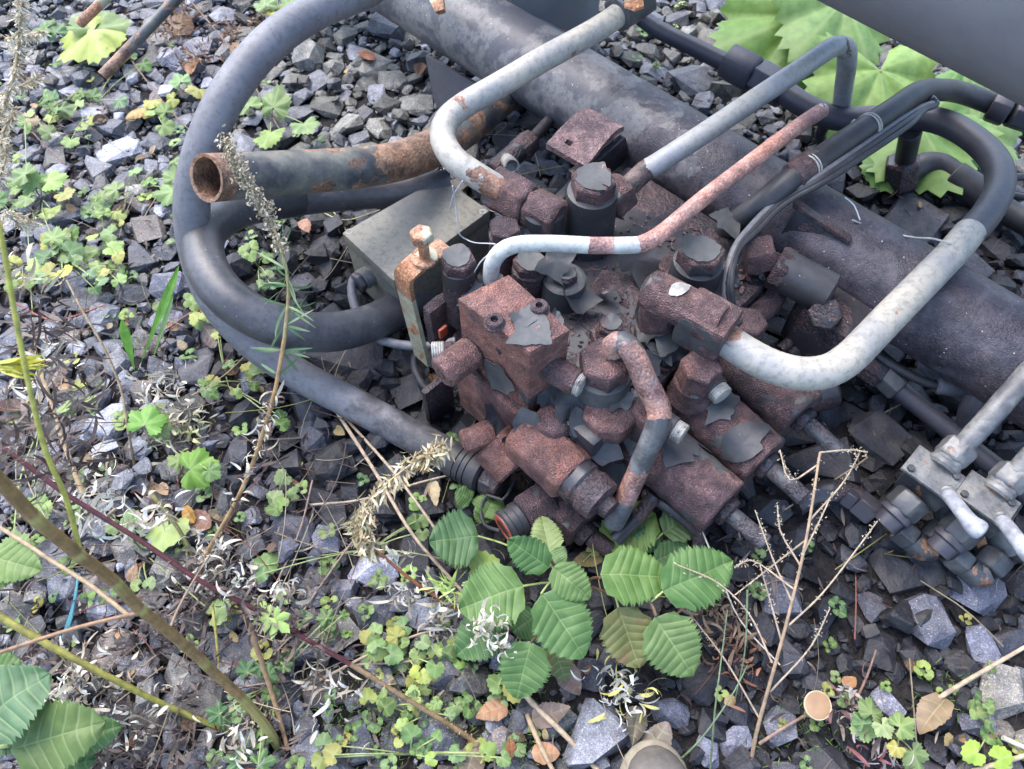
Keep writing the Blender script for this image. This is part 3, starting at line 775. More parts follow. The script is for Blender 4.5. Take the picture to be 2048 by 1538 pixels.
# vertical capped fittings: sleeve with hexagon head
def capped(px, py, zt, zb, rh, rs, m='rust_dark', ms='flake_dark', hh=.030, roll=.3, lid=True, seed=1, flare=1.12):
    p = W(px, py, zt)
    h = hp('hex_cap', nut(p - UP * hh, p, rh, 6, .0035, roll, cuts=2, amp=.0012, seed=seed), m)
    L = zt - hh - zb
    hp('sleeve', lathe(p - UP * (zt - zb), p, [(0, rs * flare), (L * .35, rs * 1.05), (L * .7, rs), (L + .003, rs * .96), (L + .006, rs * .8)], 36, amp=.001, seed=seed), ms)
    if lid: part('paint_flake', flake(p + UP * .0003, UP, AX, rh * .80, 6, .0015, seed + 50, lift=.0006, dip=.25), MAT['flake'], h)
    return p
capped(1188, 355, .375, .215, .037, .043, 'rust', 'flake_dark', .032, .2)
capped(1405, 497, .335, .20, .037, .041, 'rust', 'flake_dark', .034, .5, seed=4)
capped(1405, 728, .285, .20, .032, .034, 'rust', 'rust', .05, .2, lid=False, seed=5)
stub(W(1418, 762, .245), W(1446, 793, .245), .020, 'rust', .45, .0175, inner=False)
capped(916, 515, .34, .2, .028, .028, 'rust_dark', 'tar', .024, .4, lid=True, seed=8)
capped(1212, 715, .315, .20, .039, .043, 'rust', 'flake', .04, .1, lid=False, seed=11)
hp('hex_cap', nut(W(1215, 845, .2), W(1215, 845, .2) + UP * .045, .043, 8, .006, cuts=2, amp=.002), 'rust')
hp('fitting_tower', cyl(W(1212, 800, .12), W(1212, 800, .12) + UP * .13, .040, 32, .004, 6, amp=.002), 'rust')
capped(1305, 815, .26, .18, .030, .030, 'rust_dark', 'rust_dark', .035, .6, lid=False, seed=13)
stub(W(1320, 840, .25), W(1368, 870, .25), .018, 'rust_dark', .4, .0165, inner=False)
capped(1222, 648, .29, .22, .020, .021, 'rust_dark', 'rust_dark', .015, 0, lid=True, seed=15)
capped(1010, 452, .33, .2, .026, .027, 'rust_dark', 'rust_dark', .022, .2, lid=False, seed=18)
capped(1060, 520, .30, .2, .028, .030, 'rust_dark', 'tar', .022, .4, lid=True, seed=19)
capped(1130, 545, .29, .2, .022, .036, 'rust_dark', 'flake', .018, .1, lid=True, seed=20)
capped(1210, 665, .26, .19, .024, .024, 'tar', 'tar', .02, .3, lid=False, seed=21)
capped(1500, 640, .25, .16, .030, .030, 'rust_dark', 'tar', .022, .3, lid=False, seed=23)
# horizontal union: nut + elbow at the end of the top silver tube
u0, u1 = W(985, 372, .325), W(1060, 412, .325)
hp('union_nut', nut(u0, u1, .039, 6, .005, .1, cuts=3, amp=.002), 'rust')
u2 = W(1118, 442, .322); ud = (u2 - u1).normalized()
hp('elbow_body', nut(u1 - ud * .003, u2, .035, 6, .006, .5, cuts=3, amp=.002), 'rust')
hp('elbow_leg', cyl(u2 - ud * .03 - UP * .12, u2 - ud * .03 + UP * .012, .034, 28, .006, 4, amp=.0015), 'flake_dark')
hp('union_nut', nut(W(1212, 408, .30), W(1250, 376, .31), .036, 6, .005, .2, cuts=3, amp=.002), 'rust')
# orange tee feeding the right-hand tube
t0, t1 = W(1290, 572, .325), W(1438, 652, .325); tdv = (t1 - t0).normalized()
tee = hp('tee_body', lathe(t0, t1, [(0, .020), (.006, .029), (.02, .032), (.09, .032), (.1, .035), ((t1 - t0).length, .033)], 24, amp=.0025), 'rust')
hp('tee_body', box((t0 + t1) / 2 + tdv * .045 - UP * .012, .075, .066, .07, .008, dirs=(tdv, tdv.cross(UP), UP), cuts=3, amp=.002), 'rust')
hp('tee_leg', cyl(t0 + tdv * .035 - UP * .14, t0 + tdv * .035, .034, 24, .004, 5, amp=.002), 'rust')
hp('tee_patch', flake(W(1352, 605, .325) + UP * .033, UP, tdv, .016, 6, .0004, 3, tdv, .036, lift=.0008, dip=.3), 'steel')
hp('union_nut', nut(W(1428, 648, .30) - UP * 0, W(1452, 672, .30), .036, 6, .004, .4, cuts=2, amp=.0015), 'rust')
# right-hand nut, black sleeve and curved rusty pipe
hp('union_nut', nut(W(1490, 515, .26), W(1545, 505, .27), .034, 6, .004, .2, cuts=2, amp=.002), 'rust_dark')
s0, s1 = W(1555, 535, .25), W(1660, 590, .24)
hp('black_sleeve', cyl(s0, s1, .035, 32, .004, 4, amp=.001), 'flake_dark')
hp('sleeve_band', cyl(s0 - (s1 - s0) * .06, s0 + (s1 - s0) * .2, .037, 8, .004, 2, amp=.002), 'rust_dark')
hp('sleeve_leg', cyl(s1 - (s1 - s0) * .2 - UP * .13, s1 - (s1 - s0) * .2, .024, 24, .003, 3, amp=.001), 'tar')
hp('curved_pipe', tube([(W(1540, 520, .25), .020, -1), (W(1556, 560, .21), .020, -1), (W(1545, 600, .19), .020, -1), (W(1508, 634, .19), .020, -1), (W(1480, 655, .19), .020, -1)], seg=18, wob=.12), 'rust_dark')
hp('union_nut', nut(W(1462, 640, .2), W(1506, 660, .2), .031, 6, .004, .2, cuts=2, amp=.001), 'rust_dark')
# three solenoids
def solenoid(pe, pb, r, mats, seed, flakes):
    d = (pe - pb).normalized(); L = (pe - pb).length
    n = 26
    prof = [(0, r * .9), (.004, r)] + [(L * i / n, r * (1 + .015 * math.sin(i * 1.7 + seed))) for i in range(1, n)] + [(L - .003, r), (L, r * .95)]
    s = hp('solenoid', lathe(pb, pe, prof, 72, amp=.0016, seed=seed), mats)
    part('end_nut', nut(pe - d * .002, pe + d * .014, r * .50, 8, .003, .2, cuts=2, amp=.001), MAT['tar'], s)
    part('tie_rod', lathe(pe, pe + d, [(0, .0135), (.076, .0135), (.078, .011)], 20, amp=.0012), MAT['rod'], s)
    for k, (t, an, size, npt, mt, curl) in enumerate(flakes):
        x, y, _ = basis(d)
        n_ = (x * math.cos(an) + y * math.sin(an))
        part('paint_flake', flake(pb + d * (L * t) + n_ * (r + .001), n_, d, size, npt, curl, seed * 7 + k, d, r), MAT[mt], s)
    return s
solenoid(W(1447, 1016, .150), W(1250, 850, .155), .0500, 'rust', 1, [(.42, 1.35, .055, 5, 'flake_dark', .006), (.5, .5, .045, 5, 'flake_dark', .004), (.25, 2.2, .035, 4, 'flake_dark', .008)])
solenoid(W(1528, 925, .165), W(1355, 770, .165), .0475, 'rust', 2, [(.45, 1.6, .042, 5, 'flake', .004), (.8, 2.25, .05, 3, 'flake_dark', .006), (.15, 1.2, .04, 5, 'flake_dark', .004)])
solenoid(W(1602, 835, .165), W(1440, 690, .165), .0475, 'rust_dark', 3, [])
# small bent tube looping down between the solenoids
hp('small_bent_tube', tube([(W(1228, 705, .32), .0155, -.5), (W(1226, 690, .335), .016, -.5), (W(1244, 684, .345), .0165, .1), (W(1265, 705, .34), .017, -.15), (W(1292, 765, .31), .0175, -.1), (W(1318, 820, .285), .0175, -.5), (W(1316, 850, .27), .0175, .4), (W(1296, 895, .24), .0165, .35), (W(1272, 950, .19), .016, -.3), (W(1245, 1010, .14), .0165, .2), (W(1228, 1045, .10), .0165, .5)], seg=20, wob=.05), 'small_tube')
# loose flakes lying over the body top and hanging at its sides
for i, (px, py, z, size, npt, mt) in enumerate([(1270, 520, .25, .055, 4, 'flake_dark'), (1115, 520, .30, .04, 4, 'flake'), (1150, 590, .255, .035, 4, 'flake_dark'), (1215, 570, .25, .025, 5, 'rust_dark'),
        (1110, 640, .3, .022, 3, 'flake'), (1340, 655, .27, .045, 4, 'flake'), (1300, 660, .26, .04, 4, 'flake_dark'), (1290, 620, .27, .03, 4, 'flake_dark'), (1180, 755, .24, .045, 5, 'flake_dark'),
        (1190, 870, .2, .05, 5, 'flake_dark'), (1240, 800, .245, .03, 4, 'flake'), (1290, 730, .24, .035, 4, 'flake_dark'), (1350, 700, .24, .03, 4, 'flake_dark'), (945, 590, .28, .035, 4, 'flake'), (1420, 580, .25, .035, 4, 'flake'),
        (1340, 530, .25, .03, 4, 'rust_dark'), (1140, 810, .23, .04, 4, 'flake_dark'), (1240, 880, .16, .045, 4, 'flake_dark'), (1095, 460, .29, .03, 4, 'flake'), (1450, 440, .27, .04, 5, 'flake'), (1155, 845, .22, .03, 3, 'flake_dark'),
        (1235, 930, .14, .05, 5, 'flake_dark'), (1060, 850, .2, .03, 4, 'flake_dark'), (1010, 690, .30, .02, 3, 'flake'), (1100, 790, .22, .035, 4, 'flake_dark'), (1140, 770, .23, .03, 4, 'flake'), (1000, 830, .14, .04, 4, 'flake_dark'), (1030, 900, .13, .03, 4, 'flake_dark'), (1170, 900, .17, .035, 5, 'flake'), (1290, 860, .2, .03, 4, 'flake_dark'), (1320, 700, .25, .03, 4, 'flake'), (1380, 640, .28, .03, 4, 'flake_dark'), (1450, 560, .26, .03, 4, 'flake_dark'), (980, 560, .27, .03, 4, 'flake_dark'), (1060, 480, .29, .025, 4, 'flake_dark')]):
    rr = random.Random(i + 900)
    n = Vector((rr.uniform(-.5, .5), rr.uniform(-.9, .1), 1)) if z > .24 else Vector((rr.uniform(-.3, .5), -.8, .8))
    cflake(px, py, z + .006, size, npt, 200 + i, n, Vector((rr.uniform(-1, 1), rr.uniform(-1, 1), 0)), mt, curl=rr.uniform(.004, .012))
# crumbled rust lumps all over the body
rr = random.Random(5)
V_, F_, C_, nn_ = [], [], [], 0
for k in range(900):
    px, py = rr.uniform(960, 1560), rr.uniform(430, 860)
    p = W(px, py, .232); a, b = p.dot(AX), p.dot(BX)
    if not (-.62 < a < -.28 and .46 < b < .93): continue
    V, F = SGEO[k % len(SGEO)]; s = rr.uniform(.0015, .005) if rr.random() < .85 else rr.uniform(.005, .011)
    V_.append(V @ np.array(rotm(rr, .6).transposed()) * s * np.array((1, 1, .55)) + np.array(p)); F_.append(F + nn_); nn_ += len(V)
    g = rr.choice(((.05, .022, .02), (.09, .045, .04), (.03, .026, .03), (.13, .07, .06), (.06, .06, .062)))
    C_.append(np.tile((*g, 1), (len(V), 1)))
off = np.array(world_loc(HB))
mass('rust_crumbs', [v - off for v in V_], F_, C_, MAT['gravel'], HB)
# ------------------------------------------------------------------ junction box
jz = .165
jb = thing('junction_box', W(800, 480, 0), 'flat dark grey metal junction box beside the valve block', 'junction box')
jt = [W(683, 465, jz), W(787, 562, jz), W(980, 421, jz), W(882, 352, jz)]
lid = part('lid', hexa([Vector((p.x, p.y, jz - .030)) for p in jt] + jt, .005), MAT['box'], jb)
jc = sum(jt, Vector()) / 4
part('case', hexa([jc + (Vector((p.x, p.y, jz)) - jc) * .975 + UP * (.012 - jz) for p in jt] + [jc + (Vector((p.x, p.y, jz)) - jc) * .975 - UP * .031 for p in jt], .004), MAT['box'], jb)
for i in range(4):
    p = jc + (jt[i] - jc) * .9
    part('corner_screw', lathe(p - UP * .001, p + UP, [(0, .007), (.0015, .007), (.0015, .0045), (.0005, .004)], 16), MAT['steel'], lid)
g0 = W(748, 545, .10); gd = (-AX * .0 - BX * 1.0 + UP * .05).normalized()
gl = part('cable_gland', cyl(g0 + gd * -.01, g0 + gd * .03, .0205, 20, .003), MAT['zinc'], jb)
part('gland_nut', nut(g0 + gd * .03, g0 + gd * .043, .021, 6, .003), MAT['dark_tube'], gl)
cb = thing('box_cable', g0 + gd * .04, 'grey cable curving from the junction box gland down to the valve block', 'cable')
part('sheath', tube([W(722, 545, .105), W(706, 560, .10), W(704, 590, .09), W(722, 640, .08), (W(760, 678, .075)), W(830, 692, .08), W(880, 690, .09), W(920, 680, .10)], .0085, 14), MAT['rubber'], cb)
part('sheath', tube([W(836, 690, .07), W(828, 730, .05), W(846, 770, .04), W(880, 800, .03)], .007, 12), MAT['rubber_black'], cb)

# ------------------------------------------------------------------ strap bracket with bolt
sb = thing('strap_bracket', W(850, 720, .08), 'bent strap bracket with peeling cream paint and a tall orange rusty bolt', 'bracket')
def strap(ctr, w, th, mat, nm):
    """ctr: list of (centre, width dir)"""
    Q = catmull([(p,) for p in ctr], .008)
    bm = bmesh.new(); lay = bm.verts.layers.float.new('paint'); L_ = []
    wd = STRAP_W
    for i, q in enumerate(Q):
        p = Vector(q[:3]); tq = (Vector(Q[min(i + 1, len(Q) - 1)][:3]) - Vector(Q[max(i - 1, 0)][:3])).normalized()
        n = wd.cross(tq).normalized(); pv = -1 if i < len(Q) * .42 else .25
        ring = [p + wd * w / 2 + n * th / 2, p - wd * w / 2 + n * th / 2, p - wd * w / 2 - n * th / 2, p + wd * w / 2 - n * th / 2]
        vs_ = [bm.verts.new(c) for c in ring]
        for v in vs_: v[lay] = pv
        L_.append(vs_)
    for a, b in zip(L_, L_[1:]):
        for i in range(4): bm.faces.new((a[i], a[(i + 1) % 4], b[(i + 1) % 4], b[i]))
    bm.faces.new(L_[0]); bm.faces.new(L_[-1][::-1])
    bmesh.ops.recalc_face_normals(bm, faces=bm.faces[:])
    return bm
STRAP_W = (W(818, 568, .30) - W(790, 545, .30)); STRAP_W.z = 0
STRAP_W = AX
top0 = W(885, 494, .325)
bm = strap([W(893, 492, .325), W(850, 515, .325), W(822, 537, .323), W(808, 552, .305), W(812, 585, .262), W(828, 650, .18), W(846, 720, .09)], .037, .008, None, '')
part('strap', bm, MAT['rust_orange'], sb, angle=50)
bp = W(850, 517, .331)
part('washer', cyl(bp - UP * .001, bp + UP * .006, .0215, 32, .0015), MAT['rust_orange'], sb)
bo = part('bolt', cyl(bp, bp + UP * .045, .0085, 20, .001, 5, amp=.0003), MAT['rust_orange'], sb)
part('bolt_head', nut(bp + UP * .041, bp + UP * .058, .0185, 6, .003, .3, cuts=1, amp=.0006), MAT['rust_orange'], bo)
part('clamp_plate', box(W(880, 640, .2), .02, .05, .10, .003, cuts=2, amp=.002), MAT['rust_dark'], sb)
part('orange_mark', box(W(886, 664, .22), .005, .016, .022, .001, cuts=1, amp=.001), MAT['orange'], sb)
part('foot_plate', box(W(878, 800, .06), .012, .06, .12, .002), MAT['tar'], sb)

# ------------------------------------------------------------------ hoses
h1 = thing('looped_hose', W(690, 800, 0), 'long grey rubber hose looping round the left side of the machine', 'hose')
part('hose', tube([W(860, -130, .44), W(740, -25, .45), W(640, 18, .455), W(540, 85, .455), (W(455, 190, .43)), W(405, 300, .38), W(384, 400, .31), W(392, 500, .235), W(424, 590, .165), W(490, 672, .105), (W(590, 745, .062), -.02), (W(720, 815, .045), -.2), (W(850, 885, .045), -.5), (W(930, 930, .05), -.6)], .0295, 28), MAT['rubber'], h1)
q0, q1 = W(905, 915, .048), W(1000, 968, .055); qd = (q1 - q0).normalized(); QL = (q1 - q0).length
prof = [(0, .030), (.003, .0325)]
for i in range(3): prof += [(.018 + i * .011, .0325), (.0185 + i * .011, .030), (.020 + i * .011, .030), (.0205 + i * .011, .0325)]
prof += [(.062, .0325), (.066, .026)]
fe = part('ferrule', lathe(q0, q1, prof, 32), MAT['rubber_black'], h1)
part('ferrule_nut', nut(q0 + qd * .068, q0 + qd * .105, .031, 6, .004, cuts=1, amp=.001), MAT['tar'], fe)
h2 = thing('thick_hose', W(520, 590, 0), 'short thick black hose bending in a tight loop beside the junction box', 'hose')
part('hose', tube([W(900, 375, .14), W(700, 385, .155), W(560, 400, .19), (W(470, 420, .225)), W(412, 465, .25), W(412, 530, .255), W(462, 600, .245), (W(545, 648, .215)), W(640, 665, .165), W(730, 650, .11), W(850, 590, .03)], .0345, 28), MAT['rubber_mid'], h2)
part('ferrule', cyl(W(600, 392, .18), W(478, 412, .218), .0365, 28, .003), MAT['rubber_black'], h2)

# ------------------------------------------------------------------ cut steel pipe, open end to the left
cp = thing('cut_pipe', W(650, 350, 0), 'open-ended steel pipe with flaking dark paint and rusty rim', 'pipe')
part('pipe_wall', tube([(W(412, 356, .435), .035, -.9), (W(432, 355, .425), .035, -.5), (W(452, 354, .415), .035, .1), (W(520, 349, .385), .035, .3), (W(620, 343, .342), .035, .05), (W(700, 337, .308), .035, .0), (W(770, 328, .275), .035, -.35), (W(840, 308, .24), .036, -.4), (W(910, 270, .20), .037, -.1), (W(990, 205, .15), .039, 0), (W(1120, 90, .11), .04, 0)],
                      seg=40, hollow=.0055, depth_in=.14), MAT['bigpipe'], cp)

# ------------------------------------------------------------------ steel tubes
def tb(name, label, pts, m, seg=22, wob=0.0, **k):
    t = thing(name, pts[len(pts) // 2][0] * 1, label, 'tube')
    part('tube_wall', tube(pts, seg=seg, wob=wob, **k), MAT[m], t)
    return t
r1 = .0215
T1 = tb('bent_steel_tube', 'pale grey steel tube bent in a U above the dark cut pipe', [(W(1275, 2, .40), r1, 0.02), (W(1200, 55, .395), r1, -0.08), (W(1080, 122, .39), r1, 0.02), (W(985, 178, .385), r1, 0.02), (W(925, 213, .38), r1, -0.18), (W(893, 242, .378), r1, 0.02), (W(886, 280, .375), r1, 0.12),
      (W(912, 322, .368), r1, 0.12), (W(955, 352, .355), r1, -0.18), (W(1010, 385, .335), r1, -0.38)], 'silver')
n0, n1 = W(1232, 30, .398), W(1290, -8, .405)
part('union_nut', nut(n0, n1, .036, 6, .005, .2, cuts=2, amp=.001), MAT['zinc_dark'], T1)
part('nut_face', lathe(W(1268, 10, .43), W(1268, 10, .43) + UP, [(0, .02), (.004, .019), (.005, .014)], 6), MAT['rust_orange'], T1)
r3 = .018
T3 = tb('bent_steel_tube', 'straight blue-grey steel tube crossing the frame tube to a sharp downward bend', [(W(1228, 395, .305), r3, -1), (W(1262, 368, .312), r3, -1), (W(1290, 342, .32), r3, -.4), (W(1310, 330, .325), r3, .3), (W(1400, 272, .345), r3, .4), (W(1500, 205, .365), r3, .3), (W(1590, 145, .38), r3, .2), (W(1640, 110, .385), r3, .1),
      (W(1672, 92, .382), r3, 0), (W(1692, 98, .365), r3, 0), (W(1694, 125, .33), r3, .4), (W(1688, 170, .26), r3, .4), (W(1682, 225, .18), r3, .4)], 'grey_tube')
r5 = .0128
T5 = tb('thin_rusty_tube', 'thin salmon-rust tube with white paint left at its elbow', [(W(982, 560, .30), r5, .6), (W(984, 530, .335), r5, .5), (W(1000, 504, .36), r5, .5), (W(1030, 490, .37), r5, .6), (W(1100, 487, .372), r5, .9), (W(1165, 490, .373), r5, .8), (W(1185, 491, .373), r5, -.6), (W(1222, 491, .374), r5, -.6), (W(1234, 491, .374), r5, .9), (W(1268, 490, .375), r5, .7),
      (W(1282, 488, .375), r5, -.6), (W(1312, 474, .375), r5, -.8), (W(1400, 402, .375), r5, -.9), (W(1520, 310, .375), r5, -.9), (W(1600, 250, .375), r5, -.8), (W(1645, 220, .375), r5, .0)], 'cream', seg=18)
r4 = .0245
T4 = tb('bent_steel_tube', 'long dark steel tube ending in a pale sweeping bend at the right of the block', [(W(1230, -25, .19), .019, .2), (W(1300, 48, .19), .019, .2), (W(1400, 100, .19), .019, .2), (W(1480, 140, .19), .02, .2)], 'dark_tube', seg=22)
part('union_nut', nut(W(1455, 122, .19), W(1512, 152, .19), .041, 6, .005, .3), MAT['dark_tube'], T4)
part('union_nut', nut(W(1512, 150, .19), W(1572, 185, .19), .037, 6, .005, .1), MAT['dark_tube'], T4)
part('tube_wall', tube([(W(1560, 178, .19), .0245, .3), (W(1610, 212, .19), .0245, .3), (W(1670, 236, .19), .0245, .3), (W(1750, 236, .20), .0245, .3), (W(1830, 234, .22), .0245, .3), (W(1890, 246, .24), .0245, .3), (W(1950, 280, .26), .0245, .3), (W(1992, 325, .275), .0245, .3),
     (W(2000, 372, .285), .0245, .3), (W(1975, 425, .29), .0245, .3), (W(1925, 482, .295), .0245, .3)], seg=24), MAT['dark_tube'], T4)
part('tube_wall', tube([(W(1940, 464, .2947), .0247, 0.08), (W(1905, 505, .296), .0247, -0.02), (W(1850, 562, .30), .0247, 0.18), (W(1780, 633, .30), .0247, 0.18), (W(1735, 680, .30), .0247, 0.08), (W(1700, 715, .30), .0247, 0.08), (W(1655, 742, .30), .0247, 0.18),
     (W(1600, 747, .30), .0247, 0.18), (W(1545, 733, .30), .0247, 0.08), (W(1490, 705, .30), .0247, -0.02), (W(1440, 670, .30), .0247, -0.12)], seg=26), MAT['silver'], T4)
wr = thing('tie_wire', W(1700, 470, .29), 'thin silver wire tied round the pale tube on the right', 'wire')
part('strand', tube([W(1705, 440, .29), W(1760, 462, .27), W(1830, 475, .29), W(1870, 478, .325), W(1905, 490, .318), W(1915, 505, .29)], .0016, 8), MAT['wire'], wr)
# bundle of black hose and cables, with ties
bd = thing('cable_bundle', W(1700, 290, .25), 'black hose with thin cables strapped to it, crossing the frame tube', 'cable bundle')
part('hose', tube([(W(2060, 240, .22)), W(1985, 208, .235), W(1925, 186, .26), W(1870, 180, .31), W(1835, 186, .335), W(1790, 216, .345), W(1700, 276, .345), W(1600, 345, .335), W(1540, 392, .31), W(1490, 432, .275), W(1430, 475, .20)], .0205, 20), MAT['rubber_black'], bd)
for k, (dx, dy) in enumerate(((14, 16), (24, 20), (32, 26))):
    part('cable', tube([W(1860 + k * 4, 195 + k * 4, .33), W(1872, 204 + k * 3, .325), W(1850 + k, 212 + k * 3, .33), W(1790 + dx, 222 + dy, .342), W(1700 + dx, 284 + dy, .342), W(1615 + dx, 344 + dy * .8, .335), W(1560 + k * 6, 398 + k * 4, .31), W(1500 + k * 6, 456 + k * 4, .30), (W(1468 + k * 4, 500, .30)), W(1452 + k * 5, 560 + k * 6, .285), W(1452 + k * 8, 620, .25), W(1462 + k * 12, 680, .2)], .0062 if k < 2 else .005, 10), MAT['rubber_black' if k else 'rubber'], bd)
for px, py, z in ((1742, 250, .345), (1622, 332, .337)):
    p = W(px, py, z); d = (W(px - 40, py + 27, z) - p).normalized()
    for s in (0, .006):
        part('tie', lathe(p + d * s, p + d * (s + .01), [(0, .0225), (.0015, .0235), (.003, .0225)], 24), MAT['wire'], bd)
    part('tie_end', box(p + Vector((-.025, .005, .0)), .014, .009, .006, .001), MAT['wire'], bd)
part('wrap', lathe(W(1632, 322, .337), W(1585, 356, .33), [(0, .0215), (.002, .025), (.03, .026), (.055, .0245), (.057, .021)], 24, amp=.002), MAT['rust_dark'], bd)

# ------------------------------------------------------------------ small black fittings in the gap under the tube
fg = thing('black_tee_fitting', W(1030, 300, .12), 'small black tee fitting with an open threaded mouth in the gap below the lug', 'fitting')
part('body', cyl(W(985, 345, .17), W(1040, 300, .18), .022, 20, .003, 3, amp=.001), MAT['tar'], fg)
p0_, p1_ = W(1012, 318, .18), W(1024, 332, .22)
part('mouth', lathe(p0_, p1_, [(0, .013), (.03, .0135), ((p1_ - p0_).length, .0145), ((p1_ - p0_).length + .001, .0115), ((p1_ - p0_).length - .015, .0105)], 22), MAT['steel'], fg)
part('nut', nut(W(1036, 304, .18), W(1062, 280, .18), .026, 6, .003), MAT['tar'], fg)
part('pipe', tube([W(1060, 282, .18), W(1100, 240, .17), W(1150, 190, .15)], .012, 14), MAT['tar'], fg)
sp = thing('flat_bar', W(1130, 380, .1), 'tarry flat bar reaching from the valve block to the frame tube', 'bar')
part('bar', hexa([W(1095, 405, .2), W(1112, 412, .2), W(1195, 330, .2), W(1180, 322, .2), W(1095, 405, .215), W(1112, 412, .215), W(1195, 330, .215), W(1180, 322, .215)], .002, cuts=2, amp=.001), MAT['tar'], sp)
part('bar', hexa([W(975, 420, .10), W(995, 428, .10), W(985, 340, .10), W(968, 345, .10), W(975, 420, .13), W(995, 428, .13), W(985, 340, .13), W(968, 345, .13)], .002), MAT['tar'], sp)

# ------------------------------------------------------------------ lower pipes right of the frame tube
lp = thing('lower_pipework', W(1830, 330, 0), 'black tee and hose low on the ground beyond the frame tube', 'pipework')
part('riser', cyl(W(1808, 330, .06), W(1822, 262, .19), .0215, 22, .003), MAT['rubber_black'], lp)
part('tee_block', nut(W(1800, 372, .02), W(1806, 318, .085), .038, 6, .006, cuts=2, amp=.002), MAT['tar'], lp)
part('hose', tube([W(1815, 345, .05), W(1850, 328, .06), W(1885, 332, .06), W(1925, 365, .05), W(1985, 405, .045), W(2080, 462, .045)], .026, 22), MAT['rubber_black'], lp)
part('ferrule', cyl(W(1905, 350, .055), W(1975, 398, .047), .033, 24, .003), MAT['rubber_black'], lp)
part('riser', tube([W(1660, 345, .02), W(1652, 300, .09), W(1640, 270, .13), W(1650, 250, .16)], .012, 14), MAT['tar'], lp)
part('thin_pipe', tube([W(2048, 395, .05), W(1990, 380, .06), W(2010, 360, .1), W(2070, 350, .1)], .008, 12), MAT['rubber_black'], lp)
nf = thing('tube_nut', W(2010, 215, .15), 'dark hexagonal tube nuts at the right edge below the tank', 'nut')
part('nut', nut(W(1982, 208, .235), W(2020, 222, .235), .034, 6, .004), MAT['dark_tube'], nf)
part('nut', nut(W(2022, 222, .235), W(2070, 238, .23), .031, 6, .004), MAT['dark_tube'], nf)

# right: dark solenoid block, hydraulic fittings and cables between block and tube
db = thing('dark_relief_valve', W(1650, 690, 0), 'oil-black square relief valve in the shadow between block and frame tube', 'valve')
part('body', box(W(1655, 668, .15), .10, .085, .13, .005, cuts=2, amp=.001), MAT['tar'], db)
part('cap', nut(W(1650, 628, .21), W(1650, 628, .24), .028, 6, .004), MAT['tar'], db)
part('stud', cyl(W(1560, 700, .12), W(1640, 630, .14), .010, 14, .001), MAT['tar'], db)
part('stud', cyl(W(1580, 712, .11), W(1650, 650, .13), .012, 14, .001), MAT['tar'], db)
part('stem', cyl(W(1592, 790, .06), W(1668, 768, .08), .04, 20, .004), MAT['tar'], db)
part('nut', nut(W(1715, 722, .1), W(1762, 755, .09), .024, 6, .003), MAT['tar'], db)
part('nut', nut(W(1762, 750, .09), W(1798, 782, .085), .0235, 6, .003), MAT['zinc_dark'], db)
dp = thing('dark_pipe', W(1900, 880, 0), 'dark narrow steel pipe running low to the right past the pale valves', 'pipe')
part('pipe_wall', tube([W(1790, 775, .085), W(1900, 862, .07), W(2000, 945, .06), W(2100, 1030, .06)], .0165, 18), MAT['dark_tube'], dp)
part('pipe_wall', tube([W(1700, 690, .05), W(1830, 800, .05), W(1960, 905, .055), W(2100, 1010, .05)], .0135, 16), MAT['dark_tube'], dp)
sc_ = thing('sleeved_cable', W(1850, 770, .1), 'black cable ending in a fat grey sleeve below the frame tube', 'cable')
part('sheath', tube([W(1690, 650, .1), W(1745, 705, .11), W(1800, 740, .11), W(1850, 764, .11), W(1885, 772, .11)], .0085, 12), MAT['rubber_black'], sc_)
part('sleeve', lathe(W(1872, 770, .11), W(1985, 782, .11), [(0, .011), (.004, .0155), (.05, .0185), (.085, .018), (.09, .012)], 20, amp=.0006), MAT['rubber'], sc_)
part('sheath', tube([W(1975, 780, .11), W(1950, 805, .08), W(1938, 850, .05), W(1945, 890, .02)], .012, 14), MAT['rubber'], sc_)
vt = thing('bent_hose_tail', W(1950, 800, 0), 'dark grey tube bending down beside the pale valve pipe', 'tube')
part('tube_wall', tube([W(2100, 640, .2), W(2040, 700, .19), W(1985, 758, .17), W(1950, 800, .14), W(1935, 840, .09), W(1940, 890, .03)], .0175, 18), MAT['dark_tube'], vt)

